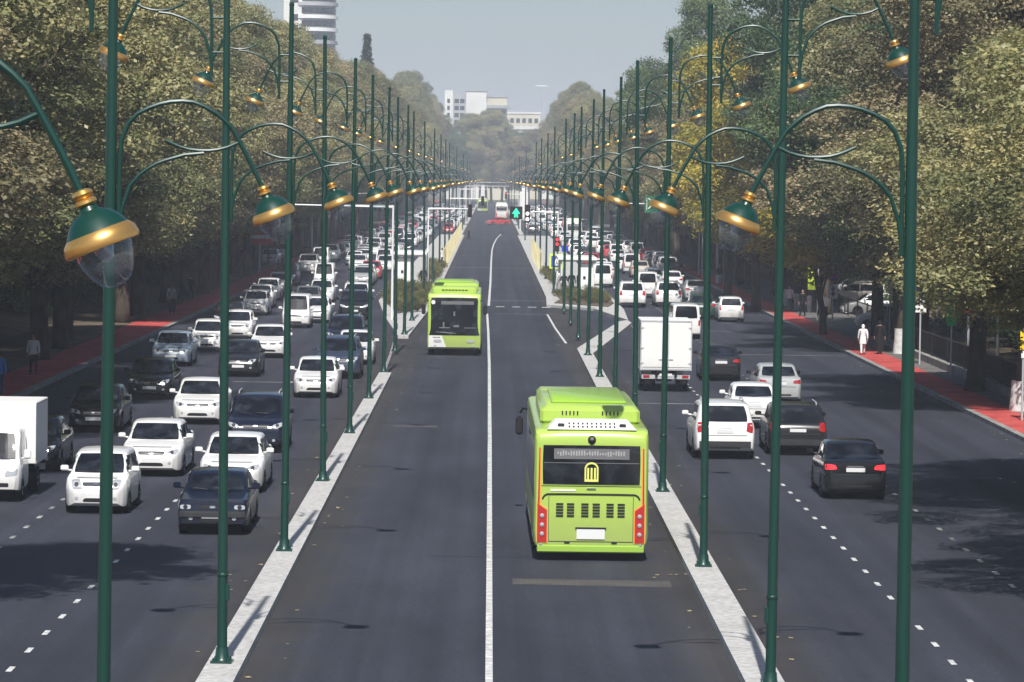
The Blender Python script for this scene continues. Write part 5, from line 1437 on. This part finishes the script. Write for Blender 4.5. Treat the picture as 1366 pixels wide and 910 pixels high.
    if skirt or long_top:
        k_ = MB(); zb = .14 if skirt and not long_top else .62
        k_.lathe([(.16, 1.02), (.185, .92), (.20, .7), (.215, max(zb, .4)), (.225, zb), (.20, zb)], 18, Matrix.Scale(.8, 4, (0, 1, 0)))
        k_.build('skirt' if skirt else 'coat', cloth(low if skirt and not long_top else top), r)
    layer('trousers', lambda c: .10 < c.z < .97 and abs(c.x) < .175, .012, cloth(low))
    layer('shoe', lambda c: c.z <= .10, .012, MT['black'])
    if scarf: layer('headscarf', lambda c: c.z > 1.50 and not (c.y > .055 and c.z < 1.68), .016, cloth(scarf))
    else: layer('hair', lambda c: c.z > 1.56 and (c.y < .02 or c.z > 1.69), .012, MT['hair'])
    e = MB()
    for sg in (-1, 1): e.box((sg*.032, .095, 1.635), (.022, .012, .012))
    e.build('eyes', MT['hair'], r, 0)
    MB().box((0, .098, 1.555), (.045, .01, .01)).build('mouth', MT['redpanel'], r, 0)
    tag(r, label, 'person', 'pedestrians')
    return r
BK = (.012, .012, .014); WH = (.72, .72, .7)
make_person(-18.7, 153, math.pi, 'person in a white shirt and black trousers walking along the left bike path', WH, BK)
make_person(-18.15, 138, .2, 'person in a blue shirt and jeans partly hidden at the left edge', (.12, .25, .6), (.04, .09, .22))
make_person(-18.9, 222, math.pi, 'person in a grey top and black skirt on the left path', (.35, .34, .36), BK, h=1.62, skirt=True)
make_person(-19.3, 226, math.pi, 'person in a white shirt just behind the one in the black skirt', WH, (.05, .06, .09), h=1.68)
make_person(-19.7, 246, 0, 'person in dark clothes farther along the left path', BK, BK)
make_person(17.98, 181, 0, 'person all in white walking on the right bike path', (.8, .8, .8), (.75, .75, .75), h=1.5, long_top=True, scarf=(.8, .8, .8), z=.14)
make_person(18.9, 182, .1, 'person in long black clothes beside the person in white', BK, BK, h=1.68, skirt=True, scarf=BK)
make_person(18.4, 208, math.pi, 'person in dark clothes on the right path below the give way sign', BK, BK, z=.14)
make_person(18.6, 243, math.pi, 'person in a dark coat with one arm raised near the trunks on the right', (.03, .03, .035), BK, arm=(1, 0))
make_person(19.2, 241, math.pi, 'person in a pale shirt beside the dark coat', (.6, .6, .6), (.2, .2, .2))
make_person(19.3, 232, 2.8, 'person in black standing next to the white bollards', BK, BK)
make_person(20.1, 226, 3.0, 'person in a pale top below the no parking sign', (.5, .48, .45), BK)
make_person(18.3, 300, math.pi, 'person in white trousers walking behind the crossing sign', BK, (.7, .7, .68))
make_person(4.75, 263.5, math.pi/2, 'person in a patterned grey dress waiting at the right shelter', (.3, .3, .33), (.3, .3, .33), skirt=True, scarf=(.75, .75, .75), z=.16)
make_person(5.15, 265, math.pi, 'person in black with a pale bag at the right shelter', BK, BK, z=.16, arm=(1, 1))
make_person(5.75, 267.5, math.pi, 'person in dark clothes under the roof of the right shelter', (.03, .03, .04), BK, z=.16)
make_person(6.35, 269, 2.6, 'person in black leaning near the kiosk panel of the right shelter', BK, (.02, .02, .03), z=.16)
make_person(-5.0, 276, math.pi, 'person in black standing at the left shelter', BK, BK, z=.16)
make_person(-4.6, 352, 1.0, 'person in a white top by the cream barrier', WH, BK, z=.16)
make_person(-3.0, 505, 1.5, 'person crossing near the far end of the cream barrier', BK, BK, z=0)

# ------------------------------------------------------------------ air
hz = MB().box((0, 2650, 42), (7400, 7300, 92)).build('haze', None, sharp=0)
hm = bpy.data.materials.new('haze_air'); hm.use_nodes = True
nt = hm.node_tree; nt.nodes.clear()
o_ = nt.nodes.new('ShaderNodeOutputMaterial'); pv_ = nt.nodes.new('ShaderNodeVolumePrincipled')
pv_.inputs['Color'].default_value = (.80, .87, 1.0, 1); pv_.inputs['Density'].default_value = .00034; pv_.inputs['Anisotropy'].default_value = -.1
nt.links.new(pv_.outputs[0], o_.inputs['Volume'])
hz.data.materials.append(hm); hz['kind'] = 'stuff'; hz['label'] = 'thin grey blue haze in the air'
